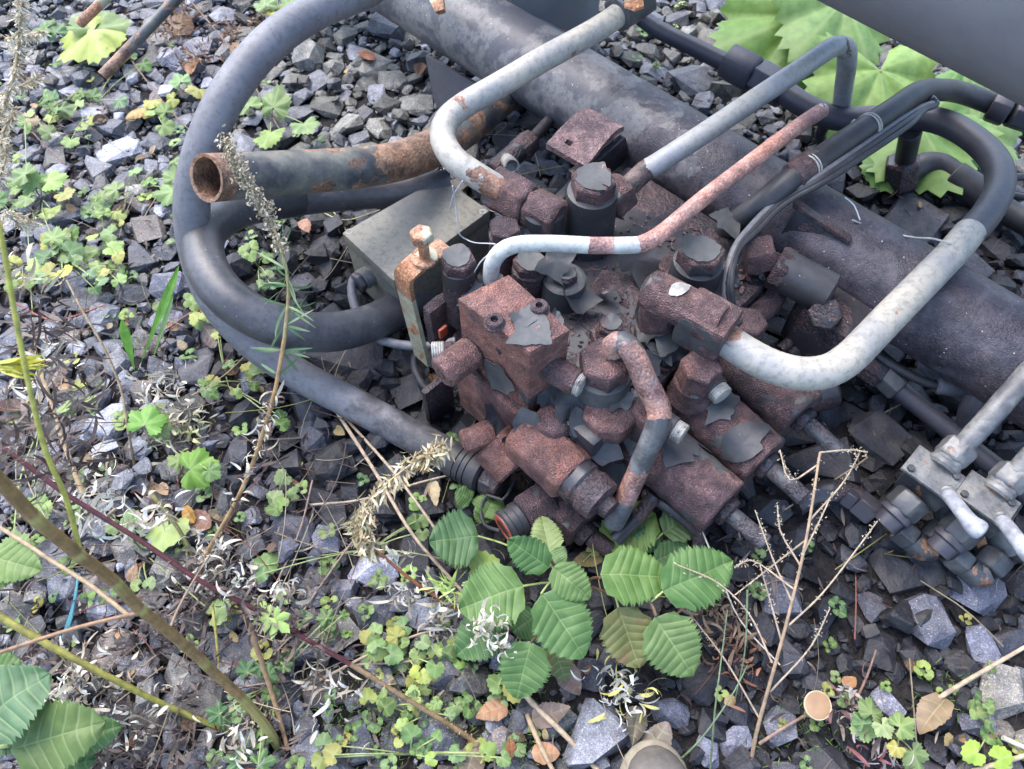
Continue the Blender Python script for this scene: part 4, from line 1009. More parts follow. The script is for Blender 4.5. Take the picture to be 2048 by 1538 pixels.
# ------------------------------------------------------------------ pair of pale ball valves at the right edge
def ball_valve(dx, dy, label, with_tube=True):
    t = thing('ball_valve', W(1860 + dx, 970 + dy, 0), label, 'valve', 'ball valves at the right edge')
    q = lambda x, y, z: W(x + dx, y + dy, z)
    part('feed_tube', tube([(q(2330, 430, .28), .0165, .1), (q(2200, 580, .27), .0165, .1), (q(2090, 708, .26), .0165, .2), (q(2040, 765, .25), .0165, .0), (q(1985, 828, .225), .0165, .1), (q(1925, 893, .19), .0155, .3)], seg=20, wob=.04), MAT['zinc'], t)
    part('gland_nut', nut(q(1928, 888, .185), q(1896, 920, .17), .0265, 6, .004, cuts=2, amp=.001), MAT['zinc'], t)
    part('collar', lathe(q(1904, 912, .172), q(1880, 938, .16), [(0, .02), (.006, .0235), (.012, .0225), (.014, .0245), (.02, .0245), (.024, .021)], 24, amp=.0006), MAT['zinc'], t)
    bdy = part('valve_body', box(q(1860, 962, .135), .072, .048, .056, .004, cuts=2, amp=.0008), MAT['zinc_dark'], t)
    part('top_plate', box(q(1866, 946, .165), .078, .056, .006, .0015, cuts=1, amp=.0006), MAT['zinc'], t)
    for k_ in (-1, 1): part('plate_bolt', nut(q(1866, 946, .168) + AX * .028 * k_ + BX * .018 * k_, q(1866, 946, .168) + AX * .028 * k_ + BX * .018 * k_ + UP * .006, .006, 6, .001), MAT['zinc_dark'], bdy)
    n1_ = q(1832, 992, .12); n2_ = q(1796, 1024, .10)
    part('side_nut', nut(n1_, n2_, .029, 6, .004, .1, cuts=1, amp=.0006), MAT['zinc_dark'], t)
    part('side_ring', lathe(n2_, n2_ * 2 - n1_, [(-.003, .024), (.004, .0265), (.008, .0265), (.011, .021), (.03, .0205)], 28), MAT['dark_tube'], t)
    part('side_nut', nut(q(1792, 1052, .07), q(1822, 1078, .06), .0235, 6, .004, .2, cuts=1, amp=.0006), MAT['zinc_dark'], t)
    part('side_nut', nut(q(1890, 1056, .07), q(1862, 1086, .06), .027, 6, .004, .5, cuts=1, amp=.0006), MAT['zinc_dark'], t)
    part('elbow', tube([(q(1824, 1078, .055), .021, 0), (q(1845, 1096, .05), .021, -.3), (q(1866, 1092, .055), .021, -.3)], seg=20), MAT['zinc_dark'], t)
    part('outlet', cyl(q(1885, 985, .11), q(1903, 1050, .07), .0215, 22, .003), MAT['zinc_dark'], t)
    h_ = part('handle', tube([(q(1893, 985, .165), .0105, 0), (q(1912, 1008, .178), .0108, 0), (q(1932, 1034, .186), .0115, 0), (q(1944, 1048, .188), .0130, 0), (q(1956, 1058, .187), .0150, 0), (q(1964, 1064, .186), .0125, 0), (q(1968, 1067, .186), .006, 0)], seg=20, step=.004), MAT['white_metal'], t)
    part('handle_pin', cyl(q(1888, 978, .150), q(1896, 988, .172), .012, 18, .002), MAT['zinc'], h_)
    return t
ball_valve(0, 0, 'pale corroded ball valve with white lever, the nearer of the two')
ball_valve(108, 52, 'second pale ball valve cut off by the right edge')
lp2 = thing('pipe_elbow', W(1720, 1000, 0), 'black pipe elbow with square blue-grey nut on the oily stones', 'fitting')
part('pipe', tube([W(1590, 1010, .03), W(1640, 985, .04), W(1690, 985, .05), W(1740, 1020, .05)], .02, 16, wob=.1), MAT['tar'], lp2)
part('nut', nut(W(1690, 988, .06), W(1712, 1003, .06), .019, 4, .003), MAT['dark_tube'], lp2)
part('nut', nut(W(1714, 1000, .06), W(1750, 1030, .055), .023, 4, .003), MAT['dark_tube'], lp2)
kc = thing('kinked_cable', W(1350, 1080, 0), 'dark curved cable emerging under the near solenoid among green leaves', 'cable')
part('sheath', tube([W(1290, 985, .10), W(1330, 1010, .11), W(1380, 1050, .10), W(1398, 1080, .08), W(1380, 1120, .04), W(1340, 1150, .02)], .010, 14), MAT['tar'], kc)
part('sheath', tube([W(1230, 1080, .07), W(1270, 1040, .09), (W(1310, 990, .12))], .012, 14), MAT['tar'], kc)
lw = thing('looped_wire', W(975, 1030, 0), 'thin dark wire loop by the red-ringed coupling', 'wire')
part('strand', tube([W(1030, 960, .07), W(1005, 1000, .07), W(975, 990, .06), W(962, 1020, .05), W(970, 1050, .06), W(1000, 1062, .08)], .003, 8), MAT['rubber_black'], lw)
# two rusty rods top left
for (a, b, lab) in ((((160, 47), (250, -40)), None, 'short orange rusty rod over the pale leaf at the top left'), (((205, 152), (370, -20)), None, 'longer brown rusty rod poking down from the top left edge')):
    (x0, y0), (x1, y1) = a
    t = thing('rusty_rod', W(x0, y0, .3), lab, 'rod')
    r_ = .0095 if x0 < 180 else .0105
    part('rod', tube([(W(x0, y0, .30), r_, -.6), (W((x0 + x1) / 2, (y0 + y1) / 2, .34), r_, .3), (W(x1, y1, .38), r_, 0), (W(x1 + 120, y1 - 120, .45), r_, 0)], seg=16, hollow=.003, depth_in=.03), MAT['bigpipe' if x0 > 180 else 'rust_orange'], t)
# cobweb strands
cw = thing('cobweb', W(940, 440, .3), 'fine grey cobweb strands hanging between the union and the strap bolt', 'cobweb')
for k, pts in enumerate([[(905, 372, .36), (912, 410, .3), (920, 470, .25), (935, 480, .24), (990, 488, .37)], [(925, 362, .36), (905, 395, .3), (900, 420, .27)], [(940, 560, .31), (960, 525, .33), (990, 500, .36)], [(1690, 395, .3), (1708, 410, .29), (1720, 440, .285)]]):
    part('strand', tube([W(*p) for p in pts], .0011, 5), MAT['web'], cw)
# ------------------------------------------------------------------ plants
def leaf_grid(p0, p1, width, n=UP, veins=7, serr=.06, fold=.12, droop=.15, NU=22, NV=9, shape='ovate', seed=0, relief=.04):
    """serrated leaf blade from base p0 to tip p1; returns bmesh with vein attribute"""
    rnd = random.Random(seed)
    p0, p1 = Vector(p0), Vector(p1); d = p1 - p0; L = d.length; d.normalize()
    n = Vector(n); n = (n - d * n.dot(d)).normalized(); s = n.cross(d)
    bm = bmesh.new(); lay = bm.verts.layers.float.new('vein'); rows = []
    us = []
    for k in range(veins):
        for f_, h_ in ((0, 0), (.10, .35), (.45, 1), (.85, .5)): us.append(((k + f_) / veins, h_, f_ == 0))
    us.append((1.0, 0, True))
    half = [0, .035, .16, .34, .54, .74, .9, 1] if NV >= 9 else [0, .06, .4, .75, 1]
    vv = [-x for x in half[:0:-1]] + half
    mid = len(half) - 1
    for i, (u, hgt, isv) in enumerate(us):
        row = []
        for j, v in enumerate(vv):
            av = abs(v)
            uu = min(1.0, u + .24 * av * (1 - u) * min(1, u * 6 + .25))     # side veins lean forward
            if shape == 'ovate': w = (math.sin(math.pi * uu ** .80)) ** .60
            elif shape == 'lance': w = math.sin(math.pi * uu ** 1.5) ** .8 * (.25 + .75 * uu)
            else: w = math.sin(math.pi * uu ** .62) ** .75
            tooth = (1 if i % 2 else -1) * serr * (av > .95)
            x = v * width / 2 * max(0.0, w) * (1 + tooth)
            z = fold * abs(x) - droop * L * (uu - .35) ** 2 * .8 - droop * .8 * x * x / max(width, 1e-4) + relief * width * hgt * av ** .4 * (1 - .5 * av)
            z += .07 * width * mnoise.noise(Vector((uu * 3, v * 1.5, seed * 1.3)))
            vt = bm.verts.new(p0 + d * (uu * L) + s * x + n * z)
            vt[lay] = 1.0 if j == mid else ((.75 if isv else 0.0) if av < .93 else .0)
            row.append(vt)
        rows.append(row)
    for a, b in zip(rows, rows[1:]):
        for j in range(len(vv) - 1): bm.faces.new((a[j], a[j + 1], b[j + 1], b[j]))
    return bm
def leaf_polar(c, tipdir, size, n=UP, lobes=5, depth_=.35, teeth=3, cup=.12, seed=0, rings=(.45, .8, 1.0)):
    """lobed leaf with its stalk at c"""
    rnd = random.Random(seed)
    c = Vector(c); n = Vector(n).normalized(); t = Vector(tipdir); t = (t - n * t.dot(n)).normalized(); s = n.cross(t)
    bm = bmesh.new(); lay = bm.verts.layers.float.new('vein')
    span = R(290); K = lobes * teeth * 2; R_ = []
    ctr = bm.verts.new(c); ctr[lay] = 1
    for f in rings:
        row = []
        for k in range(K + 1):
            a = -span / 2 + span * k / K
            lb = abs(math.sin(math.pi * lobes * (k / K)))            # 0 at notch, 1 at lobe tip
            r = size * (1 - .42 * (abs(a) / (span / 2)) ** 1.3) * (1 - depth_ + depth_ * lb ** 1.1) * (1 + (.07 if k % 2 else -.05) * (f == 1.0)) * (1 + .1 * mnoise.noise(Vector((math.cos(a) * 2, math.sin(a) * 2, seed))))
            x, y = r * f * math.cos(a), r * f * math.sin(a)
            z = cup * size * f * (lb - .5) * .5 - .22 * size * f * f * (.4 + mnoise.noise(Vector((x / size, y / size, seed * .7))))
            v = bm.verts.new(c + t * x + s * y + n * z)
            v[lay] = 1.0 if lb > .985 and f < 1 else 0.0
            row.append(v)
        R_.append(row)
    for k in range(K):
        bm.faces.new((ctr, R_[0][k], R_[0][k + 1]))
        for a, b in zip(R_, R_[1:]): bm.faces.new((a[k], b[k], b[k + 1], a[k + 1]))
    return bm
GREEN = (.095, .165, .045, 0); PALE = (.165, .24, .085, 0); YELL = (.30, .30, .08, .15); DEEP = (.06, .125, .04, 0); BLUEG = (.09, .165, .065, 0); BROWN = (.16, .085, .045, .2); TAN = (.33, .22, .12, .1)
def vary(c, rnd, k=.18):
    g = 1 + rnd.uniform(-k, k)
    return (c[0] * g * rnd.uniform(.85, 1.15), c[1] * g, c[2] * g * rnd.uniform(.8, 1.2), c[3])
def scol(c): return (*c[:3], 1)

# alder seedling in front of the block
al = thing('alder_seedling', W(1165, 1185, 0), 'green alder seedling with broad ribbed leaves growing below the solenoids', 'plant')
ALD = [((958, 1072), (870, 1082), 92, .07, .08, BLUEG), ((1048, 1171), (932, 1212), 108, .13, .12, GREEN), ((1083, 1187), (1160, 1300), 104, .16, .14, GREEN), ((1105, 1134), (1172, 1190), 60, .17, .16, GREEN),
       ((1099, 1136), (1025, 1085), 58, .15, .17, DEEP), ((1103, 1113), (1084, 1040), 50, .12, .11, PALE), ((1201, 1148), (1322, 1152), 94, .16, .15, GREEN), ((1324, 1183), (1454, 1128), 98, .15, .16, GREEN),
       ((1236, 1214), (1274, 1322), 88, .12, .09, (.13, .15, .06, .32)), ((1310, 1234), (1378, 1338), 98, .14, .12, BLUEG), ((1062, 1283), (1036, 1386), 84, .12, .09, GREEN), ((1002, 1238), (922, 1302), 78, .07, .06, DEEP),
       ((1099, 1269), (1128, 1352), 52, .08, .06, (.09, .11, .045, .45)), ((1312, 1027), (1212, 1080), 88, .07, .06, (.15, .25, .07, .25)), ((1326, 1066), (1386, 1030), 62, .07, .08, BLUEG), ((1326, 1066), (1268, 1092), 44, .06, .06, DEEP),
       ((1310, 1122), (1370, 1094), 44, .05, .06, DEEP), ((1100, 1100), (1125, 1128), 40, .13, .12, PALE), ((945, 1000), (915, 985), 40, .04, .05, GREEN), ((968, 1035), (990, 992), 56, .05, .05, GREEN),
       ((985, 1040), (955, 1015), 40, .04, .04, DEEP), ((1075, 1230), (1030, 1260), 60, .06, .05, DEEP)]
for i, (b, t, w, z0, z1, c) in enumerate(ALD):
    rr = random.Random(i)
    n = Vector((rr.uniform(-.25, .25), rr.uniform(-.45, -.05), 1))
    d_ = depth(*t, z1)
    part('leaf', leaf_grid(W(*b, z0), W(*b, z0) + (W(*t, z1) - W(*b, z0)) * 1.13, w * d_ / FPX * 1.22, n, 7 + i % 2, .09, .10 + .08 * (i % 3 - 1), .18 + .1 * (i % 4 - 1.5), seed=i, NV=11), MAT['leaf'], al, angle=None, color=vary(c, rr, .1))
stA = [[(1165, 1190, .0), (1150, 1180, .06), (1120, 1150, .13), (1102, 1120, .15)], [(1165, 1190, .0), (1180, 1160, .08), (1200, 1155, .15)], [(1175, 1170, .05), (1230, 1190, .12), (1300, 1205, .14), (1312, 1232, .14)], [(1170, 1185, .02), (1130, 1230, .07), (1075, 1270, .11), (1062, 1285, .12)],
       [(1300, 1205, .14), (1326, 1183, .15)], [(1230, 1190, .12), (1237, 1215, .12)], [(1150, 1180, .06), (1100, 1165, .12), (1046, 1172, .13)], [(1120, 1150, .13), (1095, 1170, .155), (1082, 1188, .16)], [(1060, 1110, .08), (1000, 1085, .07), (956, 1072, .07)], [(1290, 1100, .04), (1326, 1066, .07)]]
for k, s_ in enumerate(stA):
    part('stalk', tube([W(*p) for p in s_], .0024 if k in (0, 1, 2) else .0016, 8), MAT['stem'], al, color=(.10, .06, .035, 1) if k < 4 else (.26, .32, .1, 1))

# bramble leaves in the bottom left corner
bl = thing('bramble_plant', W(20, 1500, 0), 'large serrated bright green leaves filling the bottom left corner', 'plant')
for i, (b, t, w, z0, z1, c) in enumerate([((-60, 1460), (95, 1345), 135, .20, .2, BLUEG), ((20, 1500), (205, 1445), 120, .17, .18, GREEN), ((110, 1490), (242, 1452), 66, .12, .12, GREEN), ((-40, 1470), (60, 1480), 60, .14, .13, DEEP), ((40, 1560), (190, 1518), 62, .10, .1, DEEP), ((-30, 1110), (80, 1140), 70, .12, .12, PALE), ((-40, 1160), (30, 1150), 50, .1, .1, GREEN), ((-40, 1330), (40, 1330), 50, .2, .2, GREEN)]):
    rr = random.Random(i + 40)
    part('leaf', leaf_grid(W(*b, z0), W(*t, z1), w * depth(*t, z1) / FPX * 1.15, Vector((rr.uniform(-.2, .2), rr.uniform(-.4, .1), 1)), 7, .08, .08, .16, seed=60 + i, NV=11, NU=32), MAT['leaf'], bl, angle=None, color=vary(c, rr, .1))
part('stalk', tube([W(-60, 1540, .0), W(-20, 1500, .1), W(20, 1490, .16)], .003, 8), MAT['stem'], bl, color=(.2, .25, .1, 1))

# maple leaves behind the frame tube
mp = thing('maple_sapling', W(1700, 180, 0), 'large pale green maple leaves spreading under the dark tank', 'plant')
for i, (c, tp, size, z, col, lob) in enumerate([((1600, 30), (1480, 60), 185, .12, (.13, .25, .06, 0), 5), ((1690, 0), (1560, 120), 170, .16, (.17, .30, .09, 0), 5), ((1760, 140), (1820, 260), 200, .13, (.18, .31, .10, 0), 5), ((1840, 250), (1900, 320), 160, .10, (.17, .29, .09, 0), 5),
        ((1770, 330), (1800, 390), 60, .05, (.11, .2, .05, 0), 3), ((1930, 130), (2040, 150), 120, .14, (.12, .24, .06, 0), 5), ((1530, 95), (1500, 110), 45, .05, YELL, 3), ((1470, 85), (1490, 100), 40, .05, PALE, 3), ((1950, 260), (2010, 250), 110, .09, (.15, .26, .1, 0), 5)]):
    d_ = depth(*c, z)
    tdv = W(*tp, z) - W(*c, z); tdv.z = 0
    part('leaf', leaf_polar(W(*c, z), tdv, size * d_ / FPX, Vector((.15 * (i % 3 - 1), -.35, 1)), lob, .17, 5, .25, i + 5, (.12, .25, .4, .55, .7, .85, .93, 1.0)), MAT['leaf'], mp, angle=None, color=vary(col, random.Random(i), .08))
part('stalk', tube([W(1720, 300, 0), W(1700, 150, .07), W(1650, 40, .13)], .003, 8), MAT['stem'], mp, color=(.25, .3, .1, 1))
part('stalk', tube([W(1720, 300, 0), W(1740, 200, .08), W(1762, 142, .13)], .003, 8), MAT['stem'], mp, color=(.25, .3, .1, 1))
part('stalk', tube([W(1720, 300, 0), W(1790, 260, .07), W(1840, 250, .10)], .003, 8), MAT['stem'], mp, color=(.25, .3, .1, 1))

# individually visible lobed leaves at the left: clump = list of leaves (px, py, size px, tip angle deg in the picture, colour)
def clump(name, label, cat, leaves, z=.035, lobes=5, dep=.2, group=None, teeth=4, stalkc=(.25, .3, .12, 1)):
    cx = sum(l[0] for l in leaves) / len(leaves); cy = sum(l[1] for l in leaves) / len(leaves)
    root = W(cx, cy + 10, 0)
    t = thing(name, root, label, cat, group)
    for i, (px, py, s, an, c) in enumerate(leaves):
        rr = random.Random(int(px * 7 + py))
        zz = z * rr.uniform(.7, 1.5)
        dv = W(px + 20 * math.cos(R(an)), py - 20 * math.sin(R(an)), zz) - W(px, py, zz)
        sz = s * .62 * depth(px, py, zz) / FPX
        base = W(px, py, zz) - dv.normalized() * sz * .35
        part('leaf', leaf_polar(base, dv, sz, Vector((rr.uniform(-.35, .35), rr.uniform(-.6, .2), 1)), lobes, dep, teeth, .16, px + py), MAT['leaf'], t, angle=None, color=vary(c, rr))
        part('stalk', tube([root + UP * .003, (root + base) / 2 + UP * zz * .3, base], .0011, 5), MAT['stem'], t, color=stalkc)
    return t
clump('ivy_plant', 'yellowing lobed leaf under the two rusty rods at the top left', 'plant', [(160, 75, 150, 210, (.36, .42, .09, .12)), (200, 40, 120, 60, PALE), (80, 55, 60, 180, GREEN), (110, 60, 50, 120, BLUEG)], .09)
clump('ivy_plant', 'five pale ivy-shaped leaves between the looped hose and cut pipe', 'plant', [(492, 205, 62, 135, PALE), (555, 205, 75, 50, PALE), (535, 275, 72, 240, (.2, .32, .08, .1)), (612, 255, 62, 300, PALE)], .05)
clump('ivy_plant', 'leaf cluster with one yellow leaf left of the hose bend', 'plant', [(395, 185, 50, 250, YELL), (358, 158, 46, 120, PALE), (340, 200, 34, 200, YELL)], .04)
clump('ivy_plant', 'yellow-green leaves over the top edge beside the looped hose', 'plant', [(555, 22, 60, 250, YELL), (530, 5, 50, 100, PALE), (585, 5, 60, 30, PALE)], .08)
clump('weed_plant', 'leafy green weed at the left edge below the dry spikes', 'plant', [(40, 345, 60, 160, PALE), (70, 365, 62, 100, PALE), (108, 358, 64, 20, (.2, .31, .08, 0)), (132, 390, 44, 320, YELL), (100, 425, 48, 260, (.26, .32, .08, 0)), (45, 400, 50, 200, PALE), (110, 470, 50, 60, PALE)], .05)
clump('weed_plant', 'yellow-green weed with crowded round leaves left of the thick hose', 'plant', [(95, 480, 44, 100, YELL), (122, 482, 44, 60, PALE), (90, 548, 50, 200, YELL), (128, 545, 38, 300, (.4, .38, .06, 0)), (150, 500, 46, 20, PALE), (180, 505, 40, 10, GREEN), (180, 545, 30, 60, BLUEG), (205, 560, 30, 20, BLUEG), (190, 580, 28, 300, BLUEG), (130, 512, 42, 170, PALE), (85, 512, 34, 160, BLUEG)], .045, 3, .15)
clump('weed_plant', 'pale leaves touching the outer curve of the looped hose', 'plant', [(332, 385, 66, 190, PALE), (350, 350, 50, 80, PALE), (298, 360, 34, 100, PALE), (225, 378, 44, 170, PALE), (205, 410, 40, 230, GREEN), (240, 425, 38, 330, YELL), (270, 340, 30, 80, (.2, .3, .09, 0)), (350, 320, 34, 70, PALE)], .04)
clump('weed_plant', 'small trailing weed on grey stones near the pale ballast stone', 'plant', [(100, 195, 44, 120, BLUEG), (130, 220, 44, 330, BLUEG), (190, 190, 34, 40, BLUEG), (240, 205, 36, 300, BLUEG), (165, 255, 30, 330, PALE), (140, 285, 38, 250, PALE), (260, 110, 30, 90, BLUEG), (290, 130, 34, 330, GREEN), (185, 240, 26, 0, YELL)], .03)
clump('strawberry_weed', 'three-leaved green weed inside the thick hose loop', 'plant', [(485, 500, 32, 170, PALE), (505, 490, 30, 60, PALE), (502, 512, 28, 300, PALE), (535, 512, 30, 20, GREEN), (520, 570, 30, 100, PALE), (548, 568, 28, 30, GREEN), (535, 545, 30, 80, PALE)], .04, 3, .2)
clump('strawberry_weed', 'small green weed in the stones below the looped hose', 'plant', [(405, 765, 26, 160, GREEN), (425, 770, 26, 30, PALE), (410, 785, 26, 250, PALE), (428, 790, 24, 320, GREEN), (440, 660, 30, 80, PALE), (430, 668, 24, 170, YELL), (567, 845, 34, 40, GREEN), (560, 830, 28, 120, DEEP)], .03, 3, .2)
clump('round_leaf_weed', 'cluster of heart-shaped pale green leaves left of the alder seedling', 'plant', [(800, 1255, 44, 200, PALE), (755, 1300, 56, 240, PALE), (750, 1285, 40, 120, PALE), (790, 1310, 44, 350, PALE), (870, 1300, 34, 90, (.26, .36, .09, 0)), (900, 1302, 30, 60, GREEN), (870, 1340, 40, 260, PALE), (830, 1345, 30, 200, (.28, .36, .08, 0)), (850, 1355, 34, 330, YELL), (810, 1285, 26, 0, GREEN), (728, 1272, 30, 150, YELL)], .035, 3, .12)
clump('round_leaf_weed', 'two-lobed pale weed between the dry plume and red stem', 'plant', [(840, 1035, 48, 60, PALE), (825, 1045, 36, 200, GREEN), (845, 1070, 30, 270, PALE), (535, 1120, 54, 60, PALE), (520, 1150, 36, 200, BLUEG), (905, 1115, 36, 40, PALE)], .03, 3, .15)
clump('round_leaf_weed', 'pale heart-shaped leaves at the bottom edge left of the boot', 'plant', [(820, 1465, 44, 120, PALE), (835, 1500, 26, 250, PALE), (860, 1520, 30, 200, (.3, .36, .09, 0)), (912, 1510, 38, 230, PALE), (980, 1500, 40, 40, (.25, .34, .09, 0)), (1010, 1520, 34, 320, PALE), (660, 1505, 44, 150, YELL), (648, 1480, 36, 80, PALE), (640, 1525, 40, 250, YELL), (875, 1470, 26, 60, GREEN)], .035, 3, .12)
clump('round_leaf_weed', 'yellowish leaves low beneath the hanging alder leaf', 'plant', [(990, 1365, 44, 150, PALE), (1030, 1385, 50, 280, YELL), (965, 1130, 76, 120, (.32, .36, .08, .1)), (1190, 1100, 34, 40, YELL)], .03, 3, .12)
clump('ivy_plant', 'pale trembling weed at the bottom right near the mushroom', 'plant', [(1745, 1415, 60, 80, PALE), (1725, 1455, 60, 200, (.26, .36, .12, 0)), (1810, 1450, 56, 20, PALE), (1770, 1460, 44, 300, (.3, .38, .15, 0)), (1835, 1520, 64, 300, PALE), (1720, 1440, 40, 130, BLUEG), (1790, 1500, 36, 230, YELL)], .06)
clump('round_leaf_weed', 'three small round-leaved sprigs at the lower right edge', 'plant', [(1945, 1410, 28, 80, PALE), (1965, 1425, 26, 0, PALE), (1950, 1430, 24, 260, PALE), (1980, 1415, 24, 30, GREEN), (1945, 1508, 50, 200, (.26, .36, .06, 0)), (2005, 1515, 50, 20, (.26, .36, .06, 0)), (1980, 1450, 22, 280, PALE)], .03, 3, .1)
clump('weed_plant', 'large torn green leaf in the dry stalks at middle left', 'plant', [(295, 835, 76, 70, (.16, .32, .06, 0)), (320, 860, 50, 300, PALE), (400, 935, 90, 10, (.14, .28, .05, 0)), (425, 945, 44, 330, PALE), (350, 920, 40, 160, PALE)], .05)
clump('round_leaf_weed', 'single pale oval leaf with dark tear at the lower left', 'plant', [(330, 1070, 96, 250, (.36, .4, .15, .15)), (262, 1035, 42, 90, PALE), (285, 1050, 30, 0, PALE), (255, 1058, 26, 200, PALE), (222, 1055, 34, 200, PALE), (440, 1220, 60, 30, PALE), (300, 1165, 30, 60, PALE), (270, 1170, 26, 170, PALE)], .04, 3, .08)
clump('strawberry_weed', 'dark green cut-leaved weed near the foot of the thick stem', 'plant', [(490, 1335, 44, 110, BLUEG), (545, 1345, 46, 30, BLUEG), (520, 1340, 36, 260, DEEP), (430, 1425, 48, 160, DEEP), (445, 1445, 40, 260, DEEP), (650, 1230, 40, 120, BLUEG), (660, 1245, 40, 300, GREEN), (690, 1230, 26, 10, GREEN), (530, 1525, 60, 20, GREEN), (470, 1520, 54, 160, DEEP), (575, 1330, 30, 20, PALE)], .04, 5, .4)
clump('dock_plant', 'pale lobed leaf lying by the dark fallen leaf at lower left', 'plant', [(60, 240, 46, 0, TAN), (40, 1090, 70, 30, PALE), (80, 1010, 60, 60, (.2, .3, .12, 0)), (150, 1030, 50, 10, PALE)], .06)

rr0 = random.Random(321)
for k in range(20):
    cx, cy = [(rr0.uniform(20, 340), rr0.uniform(150, 620)), (rr0.uniform(120, 620), rr0.uniform(620, 1000)), (rr0.uniform(560, 1000), rr0.uniform(1230, 1500)), (rr0.uniform(0, 260), rr0.uniform(330, 560))][k % 4]
    lv = [(cx + rr0.gauss(0, 26), cy + rr0.gauss(0, 22), rr0.uniform(24, 44), rr0.uniform(0, 360), rr0.choice((PALE, PALE, (.24, .33, .1, .05), GREEN, YELL))) for _ in range(rr0.randint(4, 7))]
    clump('weed_plant', 'low pale green weed with a few lobed leaves between the stones', 'plant', lv, .035, rr0.choice((3, 5)), .16, 'low weeds between the stones')

# lance leaves of a dock or dandelion
dk = thing('lance_leaf_plant', W(273, 760, 0), 'upright narrow green lance leaves left of the thick hose', 'plant')
for i, (b, t, w, z0, z1, c) in enumerate([((272, 752), (243, 640), 26, .01, .12, (.13, .3, .04, 0)), ((276, 740), (357, 533), 22, .01, .16, (.15, .33, .05, 0)), ((300, 735), (346, 590), 13, .01, .12, (.22, .34, .12, 0))]):
    part('leaf', leaf_grid(W(*b, z0), W(*t, z1), w * depth(*t, z1) / FPX, Vector((.3, -.8, .6)), 5, .02, .25, .1, 24, 5, 'lance', i), MAT['leaf'], dk, angle=None, color=c)

# ------------------------------------------------------------------ small seedlings, each its own plant
rnd = random.Random(21)
seeds = []
for k in range(7):
    bm = bmesh.new()
    rr = random.Random(k)
    for j in range(3 + k % 4):
        a = j * 2.4 + rr.uniform(-.4, .4); rad = rr.uniform(.006, .013)
        c = Vector((math.cos(a) * rad, math.sin(a) * rad, rr.uniform(.006, .016)))
        merge(bm, leaf_polar(c * .6, c * Vector((1, 1, 0)), rr.uniform(.006, .010), Vector((rr.uniform(-.4, .4), rr.uniform(-.5, .3), 1)), 1, .12, 14, .15, k * 10 + j, (.6, 1.0)))
    me = bpy.data.meshes.new('seedling')
    for f in bm.faces: f.smooth = True
    bm.to_mesh(me); bm.free(); me.materials.append(MAT['leaf']); seeds.append(me)
def dens(px, py):
    d = 0
    for cx, cy, s, k in ((150, 420, 220, 1), (560, 1180, 260, .5), (800, 1330, 200, .9), (880, 1460, 160, 1), (1560, 1480, 160, .5), (1900, 1440, 150, .6), (300, 900, 250, .5), (420, 250, 200, .4), (1330, 90, 80, 1.2), (1310, 190, 80, .7), (120, 1150, 150, .6), (1880, 470, 90, .5), (650, 1460, 200, .6), (250, 650, 150, .6), (1650, 1330, 150, .25)):
        d += k * math.exp(-((px - cx) ** 2 + (py - cy) ** 2) / (s * s))
    return d
cnt = 0
while cnt < 190:
    px, py = rnd.uniform(-20, 2060), rnd.uniform(0, 1560)
    if rnd.random() > dens(px, py) * .8: continue
    o = bpy.data.objects.new('seedling', seeds[rnd.randrange(7)]); C.objects.link(o)
    p = W(px, py, .018); o.location = p; s = rnd.uniform(.6, 1.35); o.scale = (s, s, s); o.rotation_euler = (rnd.uniform(-.2, .2), rnd.uniform(-.2, .2), rnd.uniform(0, 6.28))
    o.color = vary(rnd.choice((PALE, PALE, GREEN, BLUEG, (.24, .34, .09, .05), YELL)), rnd)
    tag(o, 'tiny green seedling sprouting between the ballast stones', 'seedling', 'seedlings in the ballast'); cnt += 1

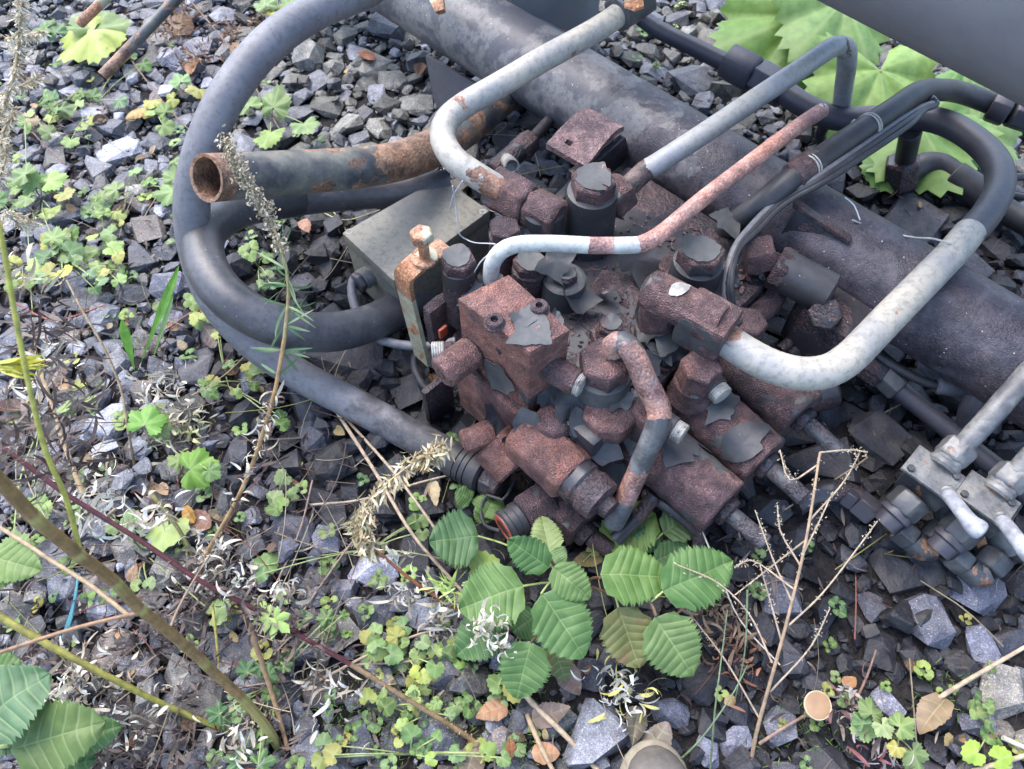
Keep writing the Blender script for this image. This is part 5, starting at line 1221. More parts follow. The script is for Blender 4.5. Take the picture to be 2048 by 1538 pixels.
# ------------------------------------------------------------------ dry stalks
def stalk(pts, r0, r1, col, parent, name='stem', seg=10, wob=.05):
    n = len(pts)
    return part(name, tube([(W(*p[:3]), r0 + (r1 - r0) * i / (n - 1), (p[3] if len(p) > 3 else 0.0)) for i, p in enumerate(pts)], seg=seg, wob=wob, step=.015), MAT['stem'], parent, color=(*col, 1))
class Rib:
    def __init__(s): s.V, s.F, s.C, s.n = [], [], [], 0
    def ribbon(s, p, d, L, w, curl, col, n=5, rnd=random):
        d = Vector(d).normalized(); x, y, _ = basis(d)
        an = rnd.uniform(0, 6.28); side = x * math.cos(an) + y * math.sin(an); nr = d.cross(side)
        vs_ = []
        q = Vector(p); tw = rnd.uniform(-1, 1)
        for i in range(n + 1):
            u = i / n; ww = w * math.sin(math.pi * (.12 + .83 * u)) * .5
            sd = side * math.cos(tw * u) + nr * math.sin(tw * u)
            vs_ += [q - sd * ww, q + sd * ww]
            d = (d + nr * curl / n).normalized(); nr = side.cross(d) * -1 if False else d.cross(side).normalized()
            q = q + d * (L / n)
        base = s.n
        s.V.append(np.array([v[:] for v in vs_]))
        s.F.append(np.array([[base + 2 * i, base + 2 * i + 1, base + 2 * i + 3, base + 2 * i + 2] for i in range(n)]))
        s.C.append(np.tile((*col, 1), (len(vs_), 1))); s.n += len(vs_)
    def bit(s, p, size, col, rnd, st=(1, .6, .5)):
        V, F = SGEO[rnd.randrange(len(SGEO))]
        V = (V * np.array(st)) @ np.array(rotm(rnd, 1.2).transposed()) * size + np.array(p)
        s.V.append(V); s.F.append(np.concatenate([F, F[:, 2:]], 1) + s.n if False else np.array([[a, b, c, c] for a, b, c in F]) + s.n); s.C.append(np.tile((*col, 1), (len(V), 1))); s.n += len(V)
    def make(s, name, parent=None, label=None, cat=None):
        me = bpy.data.meshes.new(name)
        V = np.concatenate(s.V); off = np.array(world_loc(parent)) if parent else np.zeros(3)
        F = [tuple(f[:3]) if f[2] == f[3] else tuple(f) for f in np.concatenate(s.F).tolist()]
        me.from_pydata((V - off).tolist(), [], F)
        a = me.color_attributes.new('col', 'FLOAT_COLOR', 'POINT'); a.data.foreach_set('color', np.concatenate(s.C).astype(np.float32).ravel())
        o = obj_from_mesh(name, me, MAT['litter'], parent); o['kind'] = 'stuff'
        return o
PALED = ((.68, .62, .53), (.56, .5, .41), (.74, .7, .63), (.43, .36, .28))
DARKD = ((.105, .075, .068), (.16, .12, .105), (.075, .05, .048), (.23, .18, .15))
TANS = ((.4, .33, .24), (.3, .24, .17), (.5, .44, .34))
def lerp_path(pts, t):
    n = len(pts) - 1; i = min(n - 1, int(t * n)); f = t * n - i
    return W(*[pts[i][k] * (1 - f) + pts[i + 1][k] * f for k in range(3)])
def tuft(rb, p, n, L, cols, rnd, w=.0045, curl=3.0, spread=1.0, up=.0):
    for _ in range(n):
        d = Vector((rnd.gauss(0, 1), rnd.gauss(0, 1), rnd.gauss(up, .7)))
        q = p + Vector((rnd.gauss(0, .006), rnd.gauss(0, .006), rnd.gauss(0, .004))) * spread
        rb.ribbon(q, d, L * rnd.uniform(.5, 1.3), w * rnd.uniform(.5, 1.4), rnd.choice((-1, 1)) * rnd.uniform(.45, 1.35) * curl, rnd.choice(cols), 6, rnd)
def spikes(rb, pts, t0, t1, n, rnd, cols, size=.0026, spread=.008):
    for _ in range(n):
        p = lerp_path(pts, rnd.uniform(t0, t1))
        rb.bit(p + Vector((rnd.gauss(0, spread), rnd.gauss(0, spread), rnd.gauss(0, spread))), size * rnd.uniform(.6, 1.4), rnd.choice(cols), rnd)

rnd = random.Random(77)
# 1: thick ribbed stem, lower left
TS = thing('mugwort_stalk', W(556, 1486, 0), 'thick ribbed brown-green stalk slanting across the lower left corner', 'plant')
P1 = [(556, 1492, 0, .7), (530, 1450, .05, .8), (493, 1405, .10, .5), (486, 1398, .11, 1), (478, 1390, .12, 0), (414, 1332, .2, 0), (408, 1326, .21, .9), (400, 1318, .22, 0), (337, 1263, .3, 0), (287, 1223, .36, .2), (282, 1219, .365, 1), (276, 1214, .37, 0), (236, 1170, .42, .6), (232, 1166, .425, .9), (226, 1160, .43, 0), (163, 1114, .5, 0), (158, 1110, .505, .8), (150, 1103, .51, 0), (76, 1042, .57, .5), (70, 1036, .575, .9), (62, 1028, .58, 0), (-30, 930, .66, 0), (-140, 820, .75, 0)]
def ribbed(pts, r0, r1, col, parent):
    full = [(W(*p[:3]), r0 + (r1 - r0) * i / (len(pts) - 1), p[3]) for i, p in enumerate(pts)]
    bm = tube(full, seg=28, step=.012)
    bm.verts.ensure_lookup_table()
    for k in range(len(bm.verts) // 28):
        ring = [bm.verts[k * 28 + j] for j in range(28)]
        c = sum((v.co for v in ring), Vector()) / 28
        for j, v in enumerate(ring):
            if j % 4 in (0, 1): v.co = c + (v.co - c) * .86
    return part('stem', bm, MAT['stem'], parent, color=(*col, 1), angle=180)
ribbed(P1, .0068, .0060, (.23, .14, .055), TS)
stalk([(163, 1112, .5), (150, 1060, .53), (130, 990, .57), (92, 905, .62), (60, 780, .67), (32, 640, .72), (8, 500, .77), (-10, 420, .8)], (.0024), .0020, (.36, .34, .07), TS, 'side_branch')
stalk([(278, 1226, .365), (215, 1240, .37), (145, 1258, .375), (0, 1305, .38), (-60, 1325, .38)], .0025, .0020, (.22, .13, .07), TS, 'side_branch')
stalk([(256, 1230, .2), (180, 1170, .2), (109, 1125, .19), (40, 1080, .19), (-40, 1030, .2)], .0030, .0030, (.30, .22, .13), TS, 'side_branch')
stalk([(338, 1263, .3), (355, 1220, .29), (385, 1165, .28), (420, 1110, .27)], .0018, .0012, (.2, .14, .1), TS, 'side_branch')
rb = Rib()
for px, py, z, n, c in [(55, 760, .3, 14, PALED), (40, 850, .5, 28, DARKD), (110, 700, .25, 10, PALED), (20, 700, .4, 10, DARKD), (150, 900, .3, 26, DARKD), (70, 960, .3, 30, DARKD), (60, 620, .35, 14, DARKD), (100, 640, .4, 20, DARKD), (10, 900, .4, 26, DARKD), (120, 760, .35, 24, DARKD), (30, 560, .4, 10, TANS), (110, 830, .3, 22, DARKD)]:
    tuft(rb, W(px, py, z), int(n * 1.4), .05, c, rnd, .0045, 1.8, 4)
rb.make('dry_leaves', TS)
rb = Rib()
for _ in range(26): rb.ribbon(W(rnd.uniform(-10, 15), rnd.uniform(720, 745), .55), Vector((1, rnd.uniform(-.3, .4), rnd.uniform(-.3, .3))), .04, .005, rnd.uniform(-.6, .6), rnd.choice(((.5, .46, .06), (.42, .42, .08))), 4, rnd)
rb.make('yellow_leaves', TS)
# 2: dark red stem with pale curled leaves
RS = thing('red_stemmed_stalk', W(1010, 1530, 0), 'thin dark red stalk running diagonally from the left edge to the bottom', 'plant')
P2 = [(1020, 1540, 0), (930, 1470, .02), (850, 1420, .05), (700, 1328, .11), (580, 1260, .17), (483, 1205, .21), (399, 1161, .25), (276, 1078, .30), (200, 1031, .33), (120, 980, .36), (40, 920, .39), (-60, 850, .42)]
stalk(P2[:4], .0040, .0034, (.20, .135, .07), RS)
stalk(P2[3:], .0034, .0030, (.085, .020, .022), RS)
rb = Rib()
spikes(rb, P2[:4], .12, .9, 170, rnd, ((.4, .3, .15), (.32, .22, .1), (.25, .16, .08)), .0024, .004)
for t, n, c in ((.42, 22, PALED), (.44, 18, DARKD), (.47, 24, DARKD), (.52, 18, PALED), (.56, 14, DARKD), (.62, 20, PALED), (.66, 20, PALED), (.72, 26, PALED), (.78, 16, DARKD), (.36, 14, DARKD)):
    tuft(rb, lerp_path(P2, t) + Vector((rnd.uniform(-.03, .03), rnd.uniform(-.02, .04), -.01)), n, .035, c, rnd, .005, 3.0, 2.2)
rb.make('dry_leaves', RS)
part('leaf', leaf_polar(lerp_path(P2, .39) + UP * .01, (.5, -.4, 0), .026, (0, -.4, 1), 5, .5, 3, .2, 3), MAT['leaf'], RS, angle=None, color=(.30, .42, .12, 0))
part('leaf', leaf_polar(lerp_path(P2, .40) + UP * .01, (-.7, -.3, 0), .022, (0, -.4, 1), 5, .5, 3, .2, 8), MAT['leaf'], RS, angle=None, color=(.36, .44, .15, 0))
# 3: seed stalk standing before the hoses
SS = thing('mugwort_stalk', W(392, 1150, 0), 'slender upright stalk with brown seed spike crossing the looped hose', 'plant')
P3 = [(392, 1150, 0), (425, 1085, .06), (463, 1020, .11), (498, 947, .17), (526, 866, .23), (551, 778, .29), (569, 677, .35), (577, 568, .41), (562, 498, .45), (538, 435, .48), (508, 385, .51), (472, 325, .54), (447, 272, .56)]
stalk(P3[:7], .0036, .0030, (.30, .19, .085), SS)
stalk(P3[6:], .0028, .0014, (.27, .21, .10), SS)
rb = Rib()
spikes(rb, P3, .66, 1.0, 480, rnd, ((.42, .35, .25), (.52, .45, .34), (.32, .25, .17), (.6, .53, .4)), .0034, .0055)
spikes(rb, P3, .75, .95, 260, rnd, ((.42, .35, .25), (.52, .45, .34), (.33, .26, .18)), .0034, .0065)
rb.make('seed_head', SS)
rb = Rib()
for t in (.62, .58, .55, .52, .66, .48, .44, .6):
    for _ in range(5): rb.ribbon(lerp_path(P3, t), Vector((rnd.uniform(-1, 1), rnd.uniform(-.6, .6), rnd.uniform(-.4, .5))), rnd.uniform(.03, .055), .0042, rnd.uniform(-1.2, 1.2), rnd.choice(((.12, .2, .1), (.2, .28, .14), (.1, .17, .08))), 5, rnd)
for t, n in ((.3, 14), (.36, 16), (.40, 12), (.26, 10), (.2, 12)): tuft(rb, lerp_path(P3, t), n, .03, PALED + DARKD, rnd, .004, 3, 1.2)
rb.make('leaves', SS)
# 4: pale spikes at the left edge
LS = thing('mugwort_stalk', W(-40, 600, 0), 'pale feathery dry flower spikes leaning in at the left edge', 'plant')
rb = Rib()
for pts, n in (([(-20, 250, .55), (20, 180, .6), (38, 70, .64), (40, -40, .68)], 420), ([(0, 190, .58), (40, 172, .56), (78, 155, .55)], 150), ([(-10, 330, .5), (12, 250, .52), (28, 215, .54)], 160), ([(10, 420, .42), (40, 450, .38), (70, 440, .36)], 110), ([(-20, 380, .5), (8, 330, .5), (10, 260, .5)], 140), ([(10, 80, .6), (50, 70, .58), (88, 62, .58)], 110), ([(0, 480, .4), (15, 420, .4), (60, 440, .38)], 80)):
    for _ in range(n):
        p = lerp_path(pts, rnd.random())
        rb.ribbon(p, Vector((rnd.gauss(.4, 1), rnd.gauss(-.5, .8), rnd.gauss(-.4, .8))), rnd.uniform(.008, .018), .0026, rnd.uniform(-1, 1), rnd.choice(((.6, .54, .42), (.48, .4, .29), (.7, .65, .53), (.36, .29, .2))), 3, rnd)
    stalk([(p[0], p[1], p[2]) for p in pts], .0016, .0012, (.35, .27, .15), LS, 'flower_stem')
rb.make('flower_spikes', LS)
stalk([(-90, 640, .0), (-50, 500, .3), (-20, 260, .55)], .0034, .003, (.3, .27, .08), LS)
# 5: drooping cream plume left of the coupling
PL = thing('dry_plume', W(1010, 1265, 0), 'drooping cream-coloured dried flower plume left of the red-ringed coupling', 'plant')
P5 = [(1000, 1262, .02), (900, 1210, .06), (830, 1165, .10), (775, 1120, .14), (728, 1075, .17), (716, 1038, .18), (750, 990, .19), (800, 945, .19), (850, 910, .19), (884, 888, .19)]
stalk(P5[:5], .0030, .0022, (.23, .085, .04), PL)
stalk(P5[4:], .0020, .0012, (.4, .32, .2), PL)
rb = Rib()
for _ in range(560):
    p = lerp_path(P5, rnd.uniform(.36, 1.0) if rnd.random() < .65 else rnd.choice((rnd.uniform(.42, .6), rnd.uniform(.85, 1))))
    rb.ribbon(p + Vector((rnd.gauss(0, .007), rnd.gauss(0, .007), rnd.gauss(0, .005))), Vector((rnd.gauss(0, .6), rnd.gauss(-.8, .6), rnd.gauss(-.5, .4))), rnd.uniform(.012, .026), .0042, rnd.uniform(-1.5, 1.5), rnd.choice(((.52, .44, .29), (.44, .36, .22), (.6, .53, .38), (.34, .26, .15))), 3, rnd)
rb.make('flower_plume', PL)
rb = Rib()
for px, py, z, n, c, L in [(880, 1215, .07, 22, PALED, .04), (840, 1170, .09, 16, PALED, .035), (975, 1250, .15, 46, PALED, .026), (1000, 1285, .12, 22, PALED, .024), (880, 1250, .05, 26, ((.5, .48, .46), (.16, .12, .1)), .034), (880, 1275, .03, 18, PALED, .03), (800, 1190, .06, 18, PALED, .04), (800, 1110, .1, 14, PALED, .035)]:
    tuft(rb, W(px, py, z), n, L, c, rnd, .0052, 3.2, 1.8)
for _ in range(26): rb.ribbon(W(rnd.uniform(870, 925), rnd.uniform(1165, 1190), .1), Vector((rnd.uniform(-1, 1), rnd.uniform(-.6, 1), rnd.uniform(0, .5))), .03, .0045, rnd.uniform(-1, 1), rnd.choice(((.36, .5, .14), (.45, .52, .2), (.3, .4, .12))), 5, rnd)
rb.make('curled_leaves', PL)
# 6: branching straw plant right of centre
BS = thing('straw_branch', W(1500, 1545, 0), 'tall branching straw-coloured dead stem at lower right with tiny seed pods', 'plant')
P6 = [(1496, 1556, 0), (1512, 1470, .05), (1534, 1387, .1), (1572, 1250, .17), (1612, 1080, .24), (1640, 905, .29)]
stalk(P6, .0030, .0017, (.30, .21, .14), BS)
BR = [[(1541, 1383, .1), (1623, 1291, .13), (1660, 1216, .15)], [(1578, 1250, .17), (1640, 1192, .19), (1725, 1083, .21), (1755, 1042, .22)], [(1582, 1199, .19), (1555, 1140, .2), (1534, 1087, .21), (1510, 1020, .22)], [(1565, 1290, .15), (1540, 1200, .17), (1520, 1130, .18)], [(1517, 1434, .07), (1449, 1318, .09), (1384, 1233, .1), (1372, 1215, .1)],
      [(1544, 1325, .13), (1497, 1226, .15), (1435, 1165, .16), (1350, 1128, .17)], [(1612, 1080, .24), (1560, 1120, .2), (1470, 1190, .18)], [(1605, 1110, .23), (1640, 1040, .25), (1665, 985, .26)], [(1635, 930, .28), (1580, 960, .28), (1560, 900, .28)], [(1640, 905, .29), (1710, 900, .28), (1735, 905, .28)], [(1480, 1075, .12), (1466, 1020, .14), (1440, 965, .15)], [(1590, 1180, .2), (1500, 1120, .2), (1470, 1135, .2)], [(1600, 1130, .22), (1560, 1060, .23), (1555, 1010, .24)], [(1620, 1040, .25), (1690, 960, .25), (1720, 905, .26)]]
for b in BR: stalk(b, .0014, .0008, (.34, .27, .20), BS, 'branch', 8)
rb = Rib()
for b in BR + [P6[3:]]: spikes(rb, b, .25, 1, 46, rnd, ((.42, .36, .27), (.3, .24, .17), (.5, .45, .36)), .0020, .0024)
rb.make('seed_pods', BS)
# 7: loose straws and twigs lying about
for i, (pts, r, col, lab) in enumerate([
    ([(668, 815, .03), (750, 943, .05), (830, 1075, .05), (930, 1190, .03), (1000, 1290, .02)], .0032, (.33, .25, .18), 'long pale straw running from the looped hose towards the alder seedling'),
    ([(690, 835, .02), (800, 960, .06), (884, 1078, .05), (905, 1110, .03)], .0026, (.34, .26, .19), 'straw lying parallel beside the longest pale straw'),
    ([(1000, 1290, .02), (1048, 1386, .03), (1120, 1460, .03), (1200, 1545, .02)], .0046, (.36, .28, .19), 'thick pale straw pointing to the bottom edge beside the boot'),
    ([(1055, 1430, .02), (1075, 1480, .03), (1108, 1545, .02)], .0042, (.30, .22, .14), 'short thick straw at the bottom edge left of the thick one'),
    ([(1868, 1402, .02), (1950, 1352, .06), (2060, 1288, .1)], .0036, (.38, .30, .21), 'clean straw reaching in from the right edge above the mushroom weed'),
    ([(1945, 1543, .02), (2060, 1508, .03)], .0042, (.36, .30, .22), 'straw crossing the bottom right corner'),
    ([(2005, 1475, .03), (2060, 1500, .03)], .0038, (.5, .46, .4), 'short pale straw at the right edge'),
    ([(1518, 1488, .02), (1560, 1460, .03), (1612, 1430, .02)], .0026, (.24, .16, .12), 'reddish twig pointing at the mushroom'),
    ([(1712, 1400, .02), (1735, 1350, .03), (1752, 1300, .04)], .0020, (.20, .12, .09), 'small reddish twig standing above the mushroom'),
    ([(1605, 1180, .03), (1560, 1160, .02), (1480, 1200, .02)], .0014, (.25, .2, .15), 'thin twig among black stones under the straw branch'),
    ([(483, 1208, .15), (510, 1285, .1), (537, 1365, .05), (560, 1440, .02), (576, 1500, 0)], .0042, (.28, .17, .09), 'rough brown broken stalk behind the thick ribbed stalk'),
    ([(-10, 1228, .16), (109, 1296, .13), (232, 1361, .09), (326, 1408, .05), (461, 1466, .0)], .0052, (.20, .19, .035), 'olive green stalk lying low across the lower left'),
    ([(300, 985, .08), (345, 1040, .06), (378, 1095, .03), (392, 1130, .01)], .0038, (.16, .15, .05), 'short olive stalk behind the red stalk'),
    ([(425, 1210, .06), (432, 1270, .04), (438, 1330, .01)], .0024, (.36, .31, .08), 'thin yellow stalk in the dead leaves'),
    ([(270, 935, .0), (256, 860, .06), (242, 778, .1), (205, 690, .15), (168, 627, .18), (133, 560, .2)], .0024, (.27, .2, .12), 'thin brown stalk with small seed tip at the left'),
    ([(165, 985, .15), (115, 850, .2), (80, 740, .23), (60, 700, .25)], .0040, (.38, .27, .15), 'tan stalk beside the yellow branch at the left edge'),
    ([(540, 1195, .02), (600, 1060, .03), (625, 960, .03)], .0020, (.22, .15, .12), 'thin upright twig by the stones below the hose'),
    ([(620, 1010, .02), (720, 1000, .03), (840, 965, .03), (960, 935, .04)], .0022, (.33, .26, .19), 'straw crossing the oily stones under the hose end'),
    ([(560, 1290, .02), (700, 1090, .03), (760, 1020, .03)], .0018, (.2, .15, .12), 'dark twig behind the cream plume'),
    ([(530, 410, .01), (620, 380, .02), (700, 470, .01)], .0016, (.3, .32, .12), 'green runner on the black stones by the junction box'),
    ([(620, 390, .02), (640, 420, .02), (690, 440, .02), (760, 420, .02)], .0016, (.32, .30, .15), 'thin runner touching the junction box corner'),
    ([(20, 600, .03), (110, 640, .03), (210, 610, .03)], .0022, (.2, .06, .05), 'red-brown twig on the stones at the left'),
    ([(330, 660, .03), (400, 620, .03), (410, 660, .02)], .0020, (.17, .09, .07), 'curved brown twig left of the thick hose'),
    ([(1700, 870, .02), (1760, 830, .03), (1830, 795, .04)], .0020, (.27, .21, .14), 'thin straw on black stones by the dark pipe'),
    ([(1500, 1060, .0), (1700, 940, .05), (1735, 915, .05)], .0016, (.35, .28, .2), 'wispy straw beneath the solenoid rods'),
    ([(1400, 1050, .12), (1440, 1150, .1), (1480, 1240, .07), (1560, 1330, .06)], .0014, (.5, .45, .38), 'white thin straw hanging from the near solenoid'),
    ([(640, 1360, .02), (780, 1290, .03), (900, 1260, .03), (1010, 1320, .02)], .0022, (.3, .23, .16), 'straw under the heart-shaped leaves'),
    ([(700, 1330, .02), (840, 1320, .03), (960, 1290, .02)], .0020, (.25, .18, .13), 'twig beside the straw under the heart-shaped leaves'),
    ([(240, 90, .03), (340, 220, .03), (420, 300, .03)], .0018, (.16, .1, .07), 'dark twig across stones near the long rusty rod'),
    ([(380, 0, .04), (470, 110, .04), (560, 260, .03)], .0020, (.17, .11, .08), 'brown twig behind the looped hose'),
    ([(0, 190, .03), (70, 270, .03), (140, 340, .03)], .0018, (.13, .07, .06), 'dark thin stem at the left edge over grey stones')]):
    t = thing('straw' if 'straw' in lab else ('twig' if 'twig' in lab else ('runner' if 'runner' in lab else 'dry_stalk')), W(*pts[0][:2], 0), lab, 'twig')
    stalk(pts, r, r * .75, col, t, 'stem', 8, .12)
# ------------------------------------------------------------------ fallen leaves
rnd = random.Random(404)
def fallen(px, py, s, an, c, label, group=None, z=.028, lobes=3, dep=.15):
    dv = W(px + 20 * math.cos(R(an)), py - 20 * math.sin(R(an)), z) - W(px, py, z)
    sz = s * .6 * depth(px, py, z) / FPX
    rr = random.Random(int(px + 3 * py))
    q0 = W(px, py, z) - dv.normalized() * sz * .75
    o = part('fallen_leaf', leaf_grid(q0, q0 + dv.normalized() * sz * 1.6 + UP * rr.uniform(-.006, .012), sz * rr.uniform(.9, 1.3), Vector((rr.uniform(-.6, .6), rr.uniform(-.7, .3), 1)), 4, .05, rr.uniform(-.3, .6), rr.uniform(-.5, .7), 12, 7, rr.choice(('ovate', 'heart')), px, .06), MAT['leaf'], None, angle=None, color=vary(c, rr), origin=W(px, py, 0))
    return tag(o, label, 'leaf', group)
for px, py, s, an, c, lab in [(1142, 1358, 66, 300, (.22, .13, .1, .1), 'purplish brown fallen leaf under the alder seedling'), (1100, 1428, 84, 20, (.27, .17, .12, .1), 'pinkish brown fallen leaf beside the large grey stone'), (985, 1420, 70, 200, (.32, .18, .09, .2), 'crumpled tan leaf left of the boot'),
      (1868, 1425, 100, 230, (.27, .2, .16, .1), 'curled dusty brown leaf at the foot of the right straw'), (1310, 1485, 90, 60, (.22, .16, .12, .1), 'dull brown leaf just behind the boot toe'), (1270, 1450, 80, 260, (.15, .11, .09, .1), 'dark leaf by the white curled cluster'),
      (1700, 1365, 36, 40, (.45, .2, .1, .1), 'bright rusty curled leaf above the mushroom'), (1022, 1500, 36, 90, (.38, .12, .05, .1), 'round orange-brown leaf at the bottom left of the boot'), (380, 1030, 46, 120, (.5, .24, .06, .1), 'orange leaf scrap by the pale torn leaf'),
      (400, 1040, 60, 330, (.2, .11, .08, .1), 'brown leaf beside the orange scrap'), (300, 215, 60, 20, (.48, .33, .1, .2), 'curled yellow-brown leaf on stones left of the hose'), (270, 225, 44, 200, (.4, .26, .12, .2), 'tan half of a curled leaf left of the hose'),
      (1985, 1100, 70, 250, (.36, .22, .14, .2), 'pale brown leaf tucked under the right ball valve'), (110, 750, 60, 260, (.12, .06, .05, .1), 'dark maroon leaf at the left edge stalks'), (20, 820, 70, 180, (.10, .045, .04, .1), 'blackish red leaf at the very left edge'),
      (735, 115, 50, 280, (.30, .10, .06, .1), 'red-brown leaf leaning on stones behind the hose'), (840, 140, 40, 80, (.22, .11, .07, .2), 'small brown leaf under the frame tube gusset'), (865, 985, 60, 280, (.42, .36, .24, .1), 'shrivelled cream leaf near the hose ferrule'),
      (390, 135, 50, 60, (.3, .14, .08, .3), 'brown patchy leaf above the hose bend'), (480, 100, 60, 240, (.24, .14, .09, .3), 'dead leaf behind the looped hose'), (360, 45, 90, 80, (.17, .10, .07, .3), 'dark wilted leaf near the top edge'), (1330, 1080, 50, 200, (.3, .21, .12, .3), 'crumpled leaf beneath the alder leaves'),
      (1175, 1120, 70, 200, (.3, .2, .1, .35), 'brown spotted leaf beneath the lower bolts'), (610, 450, 40, 300, (.32, .17, .1, .1), 'orange-brown chip of leaf on black stones by the box'), (420, 670, 70, 300, (.17, .1, .09, .2), 'curled purple-brown leaf inside the hose loop side'), (940, 1525, 80, 250, (.2, .12, .09, .2), 'brown leaf at the bottom edge'),
      (1090, 1505, 60, 0, (.33, .2, .14, .1), 'rosy leaf scrap by the thick straw')]:
    fallen(px, py, s, an, c, lab)
k = 0
while k < 70:
    px, py = rnd.uniform(-10, 2050), rnd.uniform(0, 1540)
    if rnd.random() > (.9 if px < 700 else (.6 if py > 1200 else .12)): continue
    fallen(px, py, rnd.uniform(18, 38), rnd.uniform(0, 360), rnd.choice((BROWN, TAN, (.11, .065, .05, .2), (.38, .25, .14, .1))), 'small withered brown leaf scrap lying on the ballast', 'withered leaf scraps', .022); k += 1

# ------------------------------------------------------------------ litter of dead leaf shreds and moss
RUDDY = ((.2, .11, .075), (.27, .16, .11), (.13, .07, .05), (.32, .22, .15))
rb = Rib(); rnd = random.Random(52)
n = 0
while n < 2600:
    px, py = rnd.uniform(-60, 2100), rnd.uniform(-20, 1570)
    d = .55 if (px < 650 and py > 850) else (.32 if px < 420 else (.3 if px < 1000 and py > 1150 else (.05 if px < 1400 else .06)))
    d *= .3 + 1.4 * max(0, mnoise.noise(Vector((px / 110, py / 110, 4))) + .25)
    if rnd.random() > d: continue
    rb.ribbon(W(px, py, rnd.uniform(.012, .03)), Vector((rnd.gauss(0, 1), rnd.gauss(0, 1), rnd.gauss(0, .25))), rnd.uniform(.012, .04), rnd.uniform(.0015, .006), rnd.uniform(-2.5, 2.5), rnd.choice(DARKD + DARKD + DARKD + ((.42, .36, .28),)), 4, rnd); n += 1
for px, py, cnt, c in [(1240, 1385, 90, ((.66, .64, .6), (.5, .46, .4), (.6, .55, .2))), (170, 985, 40, PALED), (215, 1005, 40, PALED), (430, 1120, 70, PALED), (420, 1090, 40, PALED), (145, 1365, 80, PALED), (170, 1390, 50, PALED), (280, 1430, 40, PALED), (420, 1160, 60, DARKD), (320, 1260, 80, DARKD), (430, 1195, 60, DARKD), (80, 1330, 70, DARKD),
                      (310, 800, 50, PALED), (360, 850, 60, ((.4, .42, .2), (.5, .5, .3))), (360, 830, 60, PALED), (330, 770, 50, PALED), (480, 1500, 70, PALED), (560, 1230, 60, DARKD), (600, 1300, 60, DARKD), (250, 1520, 90, DARKD), (340, 1500, 70, DARKD), (1440, 1240, 90, ((.2, .14, .1), (.28, .2, .14))), (1480, 1300, 60, ((.2, .12, .09), (.33, .16, .1))),
                      (1715, 1425, 45, ((.22, .12, .12), (.45, .4, .38))), (1760, 1500, 60, ((.2, .07, .08), (.4, .35, .35))), (660, 1380, 40, PALED), (100, 1420, 40, PALED), (330, 60, 70, RUDDY), (390, 110, 60, RUDDY), (450, 60, 60, RUDDY), (475, 130, 50, RUDDY), (370, 20, 60, RUDDY), (520, 60, 50, RUDDY), (60, 160, 40, RUDDY)]:
    tuft(rb, W(px, py, .04), int(cnt * .9), .030, c, rnd, .0048, 2.2, 4.0)
for _ in range(1000):
    px, py = rnd.uniform(-60, 2100), rnd.uniform(-20, 1570)
    if rnd.random() > (.9 if px < 760 and py > 650 else (.5 if px < 450 else .12)): continue
    p = W(px, py, rnd.uniform(.015, .05)); d = Vector((rnd.gauss(0, 1), rnd.gauss(0, 1), rnd.gauss(0, .12))).normalized(); L_ = rnd.uniform(.04, .2); r_ = rnd.uniform(.0005, .0013)
    x_, y_, _z = basis(d); c_ = rnd.choice(DARKD + ((.3, .23, .16), (.36, .29, .2), (.42, .35, .25), (.2, .07, .05), (.14, .06, .045), (.28, .27, .1))); pts_ = []; q_ = Vector(p); w_ = rnd.gauss(0, .25)
    for k_ in range(6):
        for an_ in (0, 2.1, 4.2): pts_.append((q_ + (x_ * math.cos(an_) + y_ * math.sin(an_)) * r_)[:])
        d = (d + x_ * w_ * .3 + y_ * rnd.gauss(0, .08)).normalized(); q_ = q_ + d * (L_ / 5)
    rb.V.append(np.array(pts_)); rb.F.append(np.array([[rb.n + k_ * 3 + a_, rb.n + k_ * 3 + (a_ + 1) % 3, rb.n + k_ * 3 + 3 + (a_ + 1) % 3, rb.n + k_ * 3 + 3 + a_] for k_ in range(5) for a_ in range(3)])); rb.C.append(np.tile((*c_, 1), (18, 1))); rb.n += 18
o = rb.make('leaf_litter'); tag(o, 'shreds of dead curled leaves strewn over the stones', 'leaf litter')
rb = Rib(); rnd = random.Random(53)
for cx, cy, s, n in [(840, 1420, 90, 700), (1060, 1450, 60, 350), (760, 1440, 80, 350), (250, 560, 60, 220), (1620, 1470, 60, 160), (1905, 1390, 40, 120), (560, 460, 60, 120), (420, 340, 70, 150), (100, 60, 60, 250), (270, 670, 50, 150), (310, 350, 50, 150)]:
    for _ in range(n):
        p = W(cx + rnd.gauss(0, s), cy + rnd.gauss(0, s * .7), .012)
        rb.ribbon(p, Vector((rnd.gauss(0, .7), rnd.gauss(0, .7), 1)), rnd.uniform(.006, .016), .0013, rnd.uniform(-1.5, 1.5), rnd.choice(((.10, .2, .04), (.07, .15, .03), (.17, .26, .06), (.22, .26, .07))), 3, rnd)
o = rb.make('moss'); tag(o, 'fine green moss and grass blades between the stones', 'moss')
tw = thing('blue_twine', W(140, 1230, 0), 'frayed scrap of blue-green twine among stones at lower left', 'twine')
for k_ in range(3): part('strand', tube([W(155 + k_ * 2, 1148, .03), W(152 - k_, 1190, .04), W(138 + k_ * 3, 1235, .035), W(122 + k_ * 2, 1285, .02)], .0016, 8), MAT['twine'], tw)
gb = thing('grass_blade', W(1330, 1560, 0), 'thin long green grass blades leaning up from the bottom edge', 'grass')
for pts in ([(1330, 1545, .01), (1400, 1480, .08), (1470, 1380, .13), (1495, 1330, .15)], [(1420, 1545, .01), (1430, 1420, .08), (1445, 1300, .12), (1455, 1220, .15)], [(1495, 1180, .15), (1490, 1300, .1), (1470, 1400, .03)]):
    stalk(pts, .0015, .0007, (.13, .18, .10), gb, 'blade', 6)

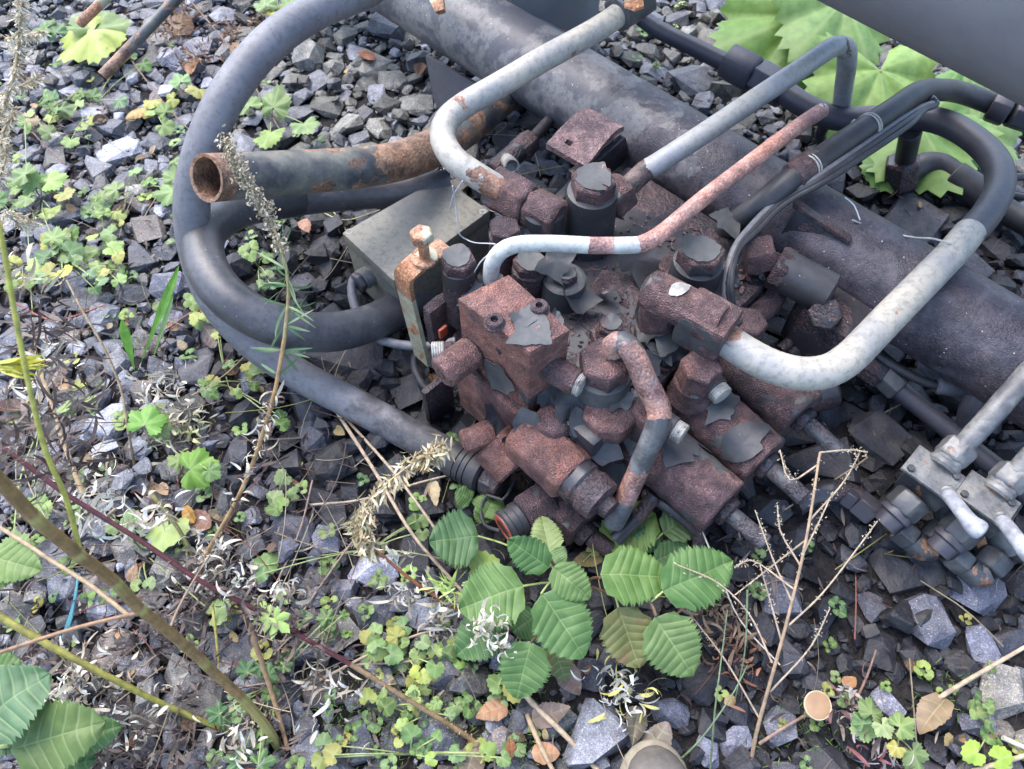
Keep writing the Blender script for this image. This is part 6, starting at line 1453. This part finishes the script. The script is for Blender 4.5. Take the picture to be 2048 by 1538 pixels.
# ------------------------------------------------------------------ mushroom and boot
mu = thing('mushroom', W(1636, 1425, 0), 'flat tan mushroom with a pale rim on dark stones at lower right', 'mushroom')
mz = .05; mc = W(1636, 1411, mz); mr = 27.5 * depth(1636, 1411, mz) / FPX
tl = (UP + Vector((.05, -.25, 0))).normalized()
part('cap', lathe(mc - tl * .004, mc + tl, [(0, mr * .9), (.003, mr * .985), (.0045, mr * .93), (.0055, mr * .7), (.0048, mr * .3), (.0042, .001)], 40, amp=.0006), MAT['cap'], mu)
part('cap_rim', lathe(mc - tl * .0055, mc + tl, [(0, mr * .80), (.002, mr * 1.0), (.0052, mr * 1.02), (.0066, mr * .975), (.0056, mr * .91)], 40, cap=False), MAT['capedge'], mu)
part('stipe', tube([mc - tl * .003, mc - tl * .02 - UP * .005, Vector((mc.x, mc.y - .005, 0))], .0045, 12), MAT['capedge'], mu)
bt = thing('boot', W(1310, 1560, 0), 'rounded toe of a worn dark boot at the bottom edge', 'boot')
def boot_section(y, hw, zt, zb, n=20):
    return [(math.cos(2 * math.pi * k / n) * hw, y, zb + (zt - zb) * (.5 + .5 * math.sin(2 * math.pi * k / n)) ** .75) for k in range(n)]
def loft(secs, mat, name, rot, org, cap=True):
    bm = bmesh.new(); L_ = []
    for s in secs: L_.append([bm.verts.new(org + rot @ Vector(p)) for p in s])
    n = len(L_[0])
    for a, b in zip(L_, L_[1:]):
        for i in range(n): bm.faces.new((a[i], a[(i + 1) % n], b[(i + 1) % n], b[i]))
    if cap: bm.faces.new(L_[0][::-1]); bm.faces.new(L_[-1])
    return part(name, bm, mat, bt, angle=60)
tz = .055; toe = W(1310, 1484, .04); dpx = depth(1310, 1500, .05) / FPX
hw = 71 * dpx
rot = Matrix.Rotation(R(-6), 3, 'Z')
org = Vector((toe.x, toe.y, .012))
prof = [(0, .16, .045), (-.004, .38, .055), (-.012, .60, .065), (-.024, .80, .074), (-.042, .94, .082), (-.07, 1.0, .088), (-.11, .98, .10), (-.15, .9, .12), (-.19, .82, .14), (-.24, .8, .16), (-.29, .78, .16), (-.305, .6, .13)]
loft([boot_section(y - .006, hw * k * .93, z, .018) for y, k, z in prof], MAT['boot'], 'upper', rot, org)
loft([boot_section(y + .003, hw * k * 1.03 + .001, .040 + (.0 if i else -.004), .004) for i, (y, k, z) in enumerate(prof)], MAT['welt'], 'sole', rot, org)
loft([[(math.cos(2 * math.pi * k / 20) * r_, y0 + math.sin(2 * math.pi * k / 20) * r_ * 1.2, z) for k in range(20)] for z, r_, y0 in ((.10, .05, -.22), (.16, .052, -.235), (.22, .053, -.24), (.28, .056, -.24))], MAT['boot'], 'shaft', rot, org)

sc.cycles.adaptive_threshold = 0.02
sc.cycles.max_bounces = 5
sc.cycles.diffuse_bounces = 3
sc.cycles.glossy_bounces = 2
sc.cycles.transmission_bounces = 2
sc.cycles.transparent_max_bounces = 4
sc.cycles.caustics_reflective = False
sc.cycles.caustics_refractive = False
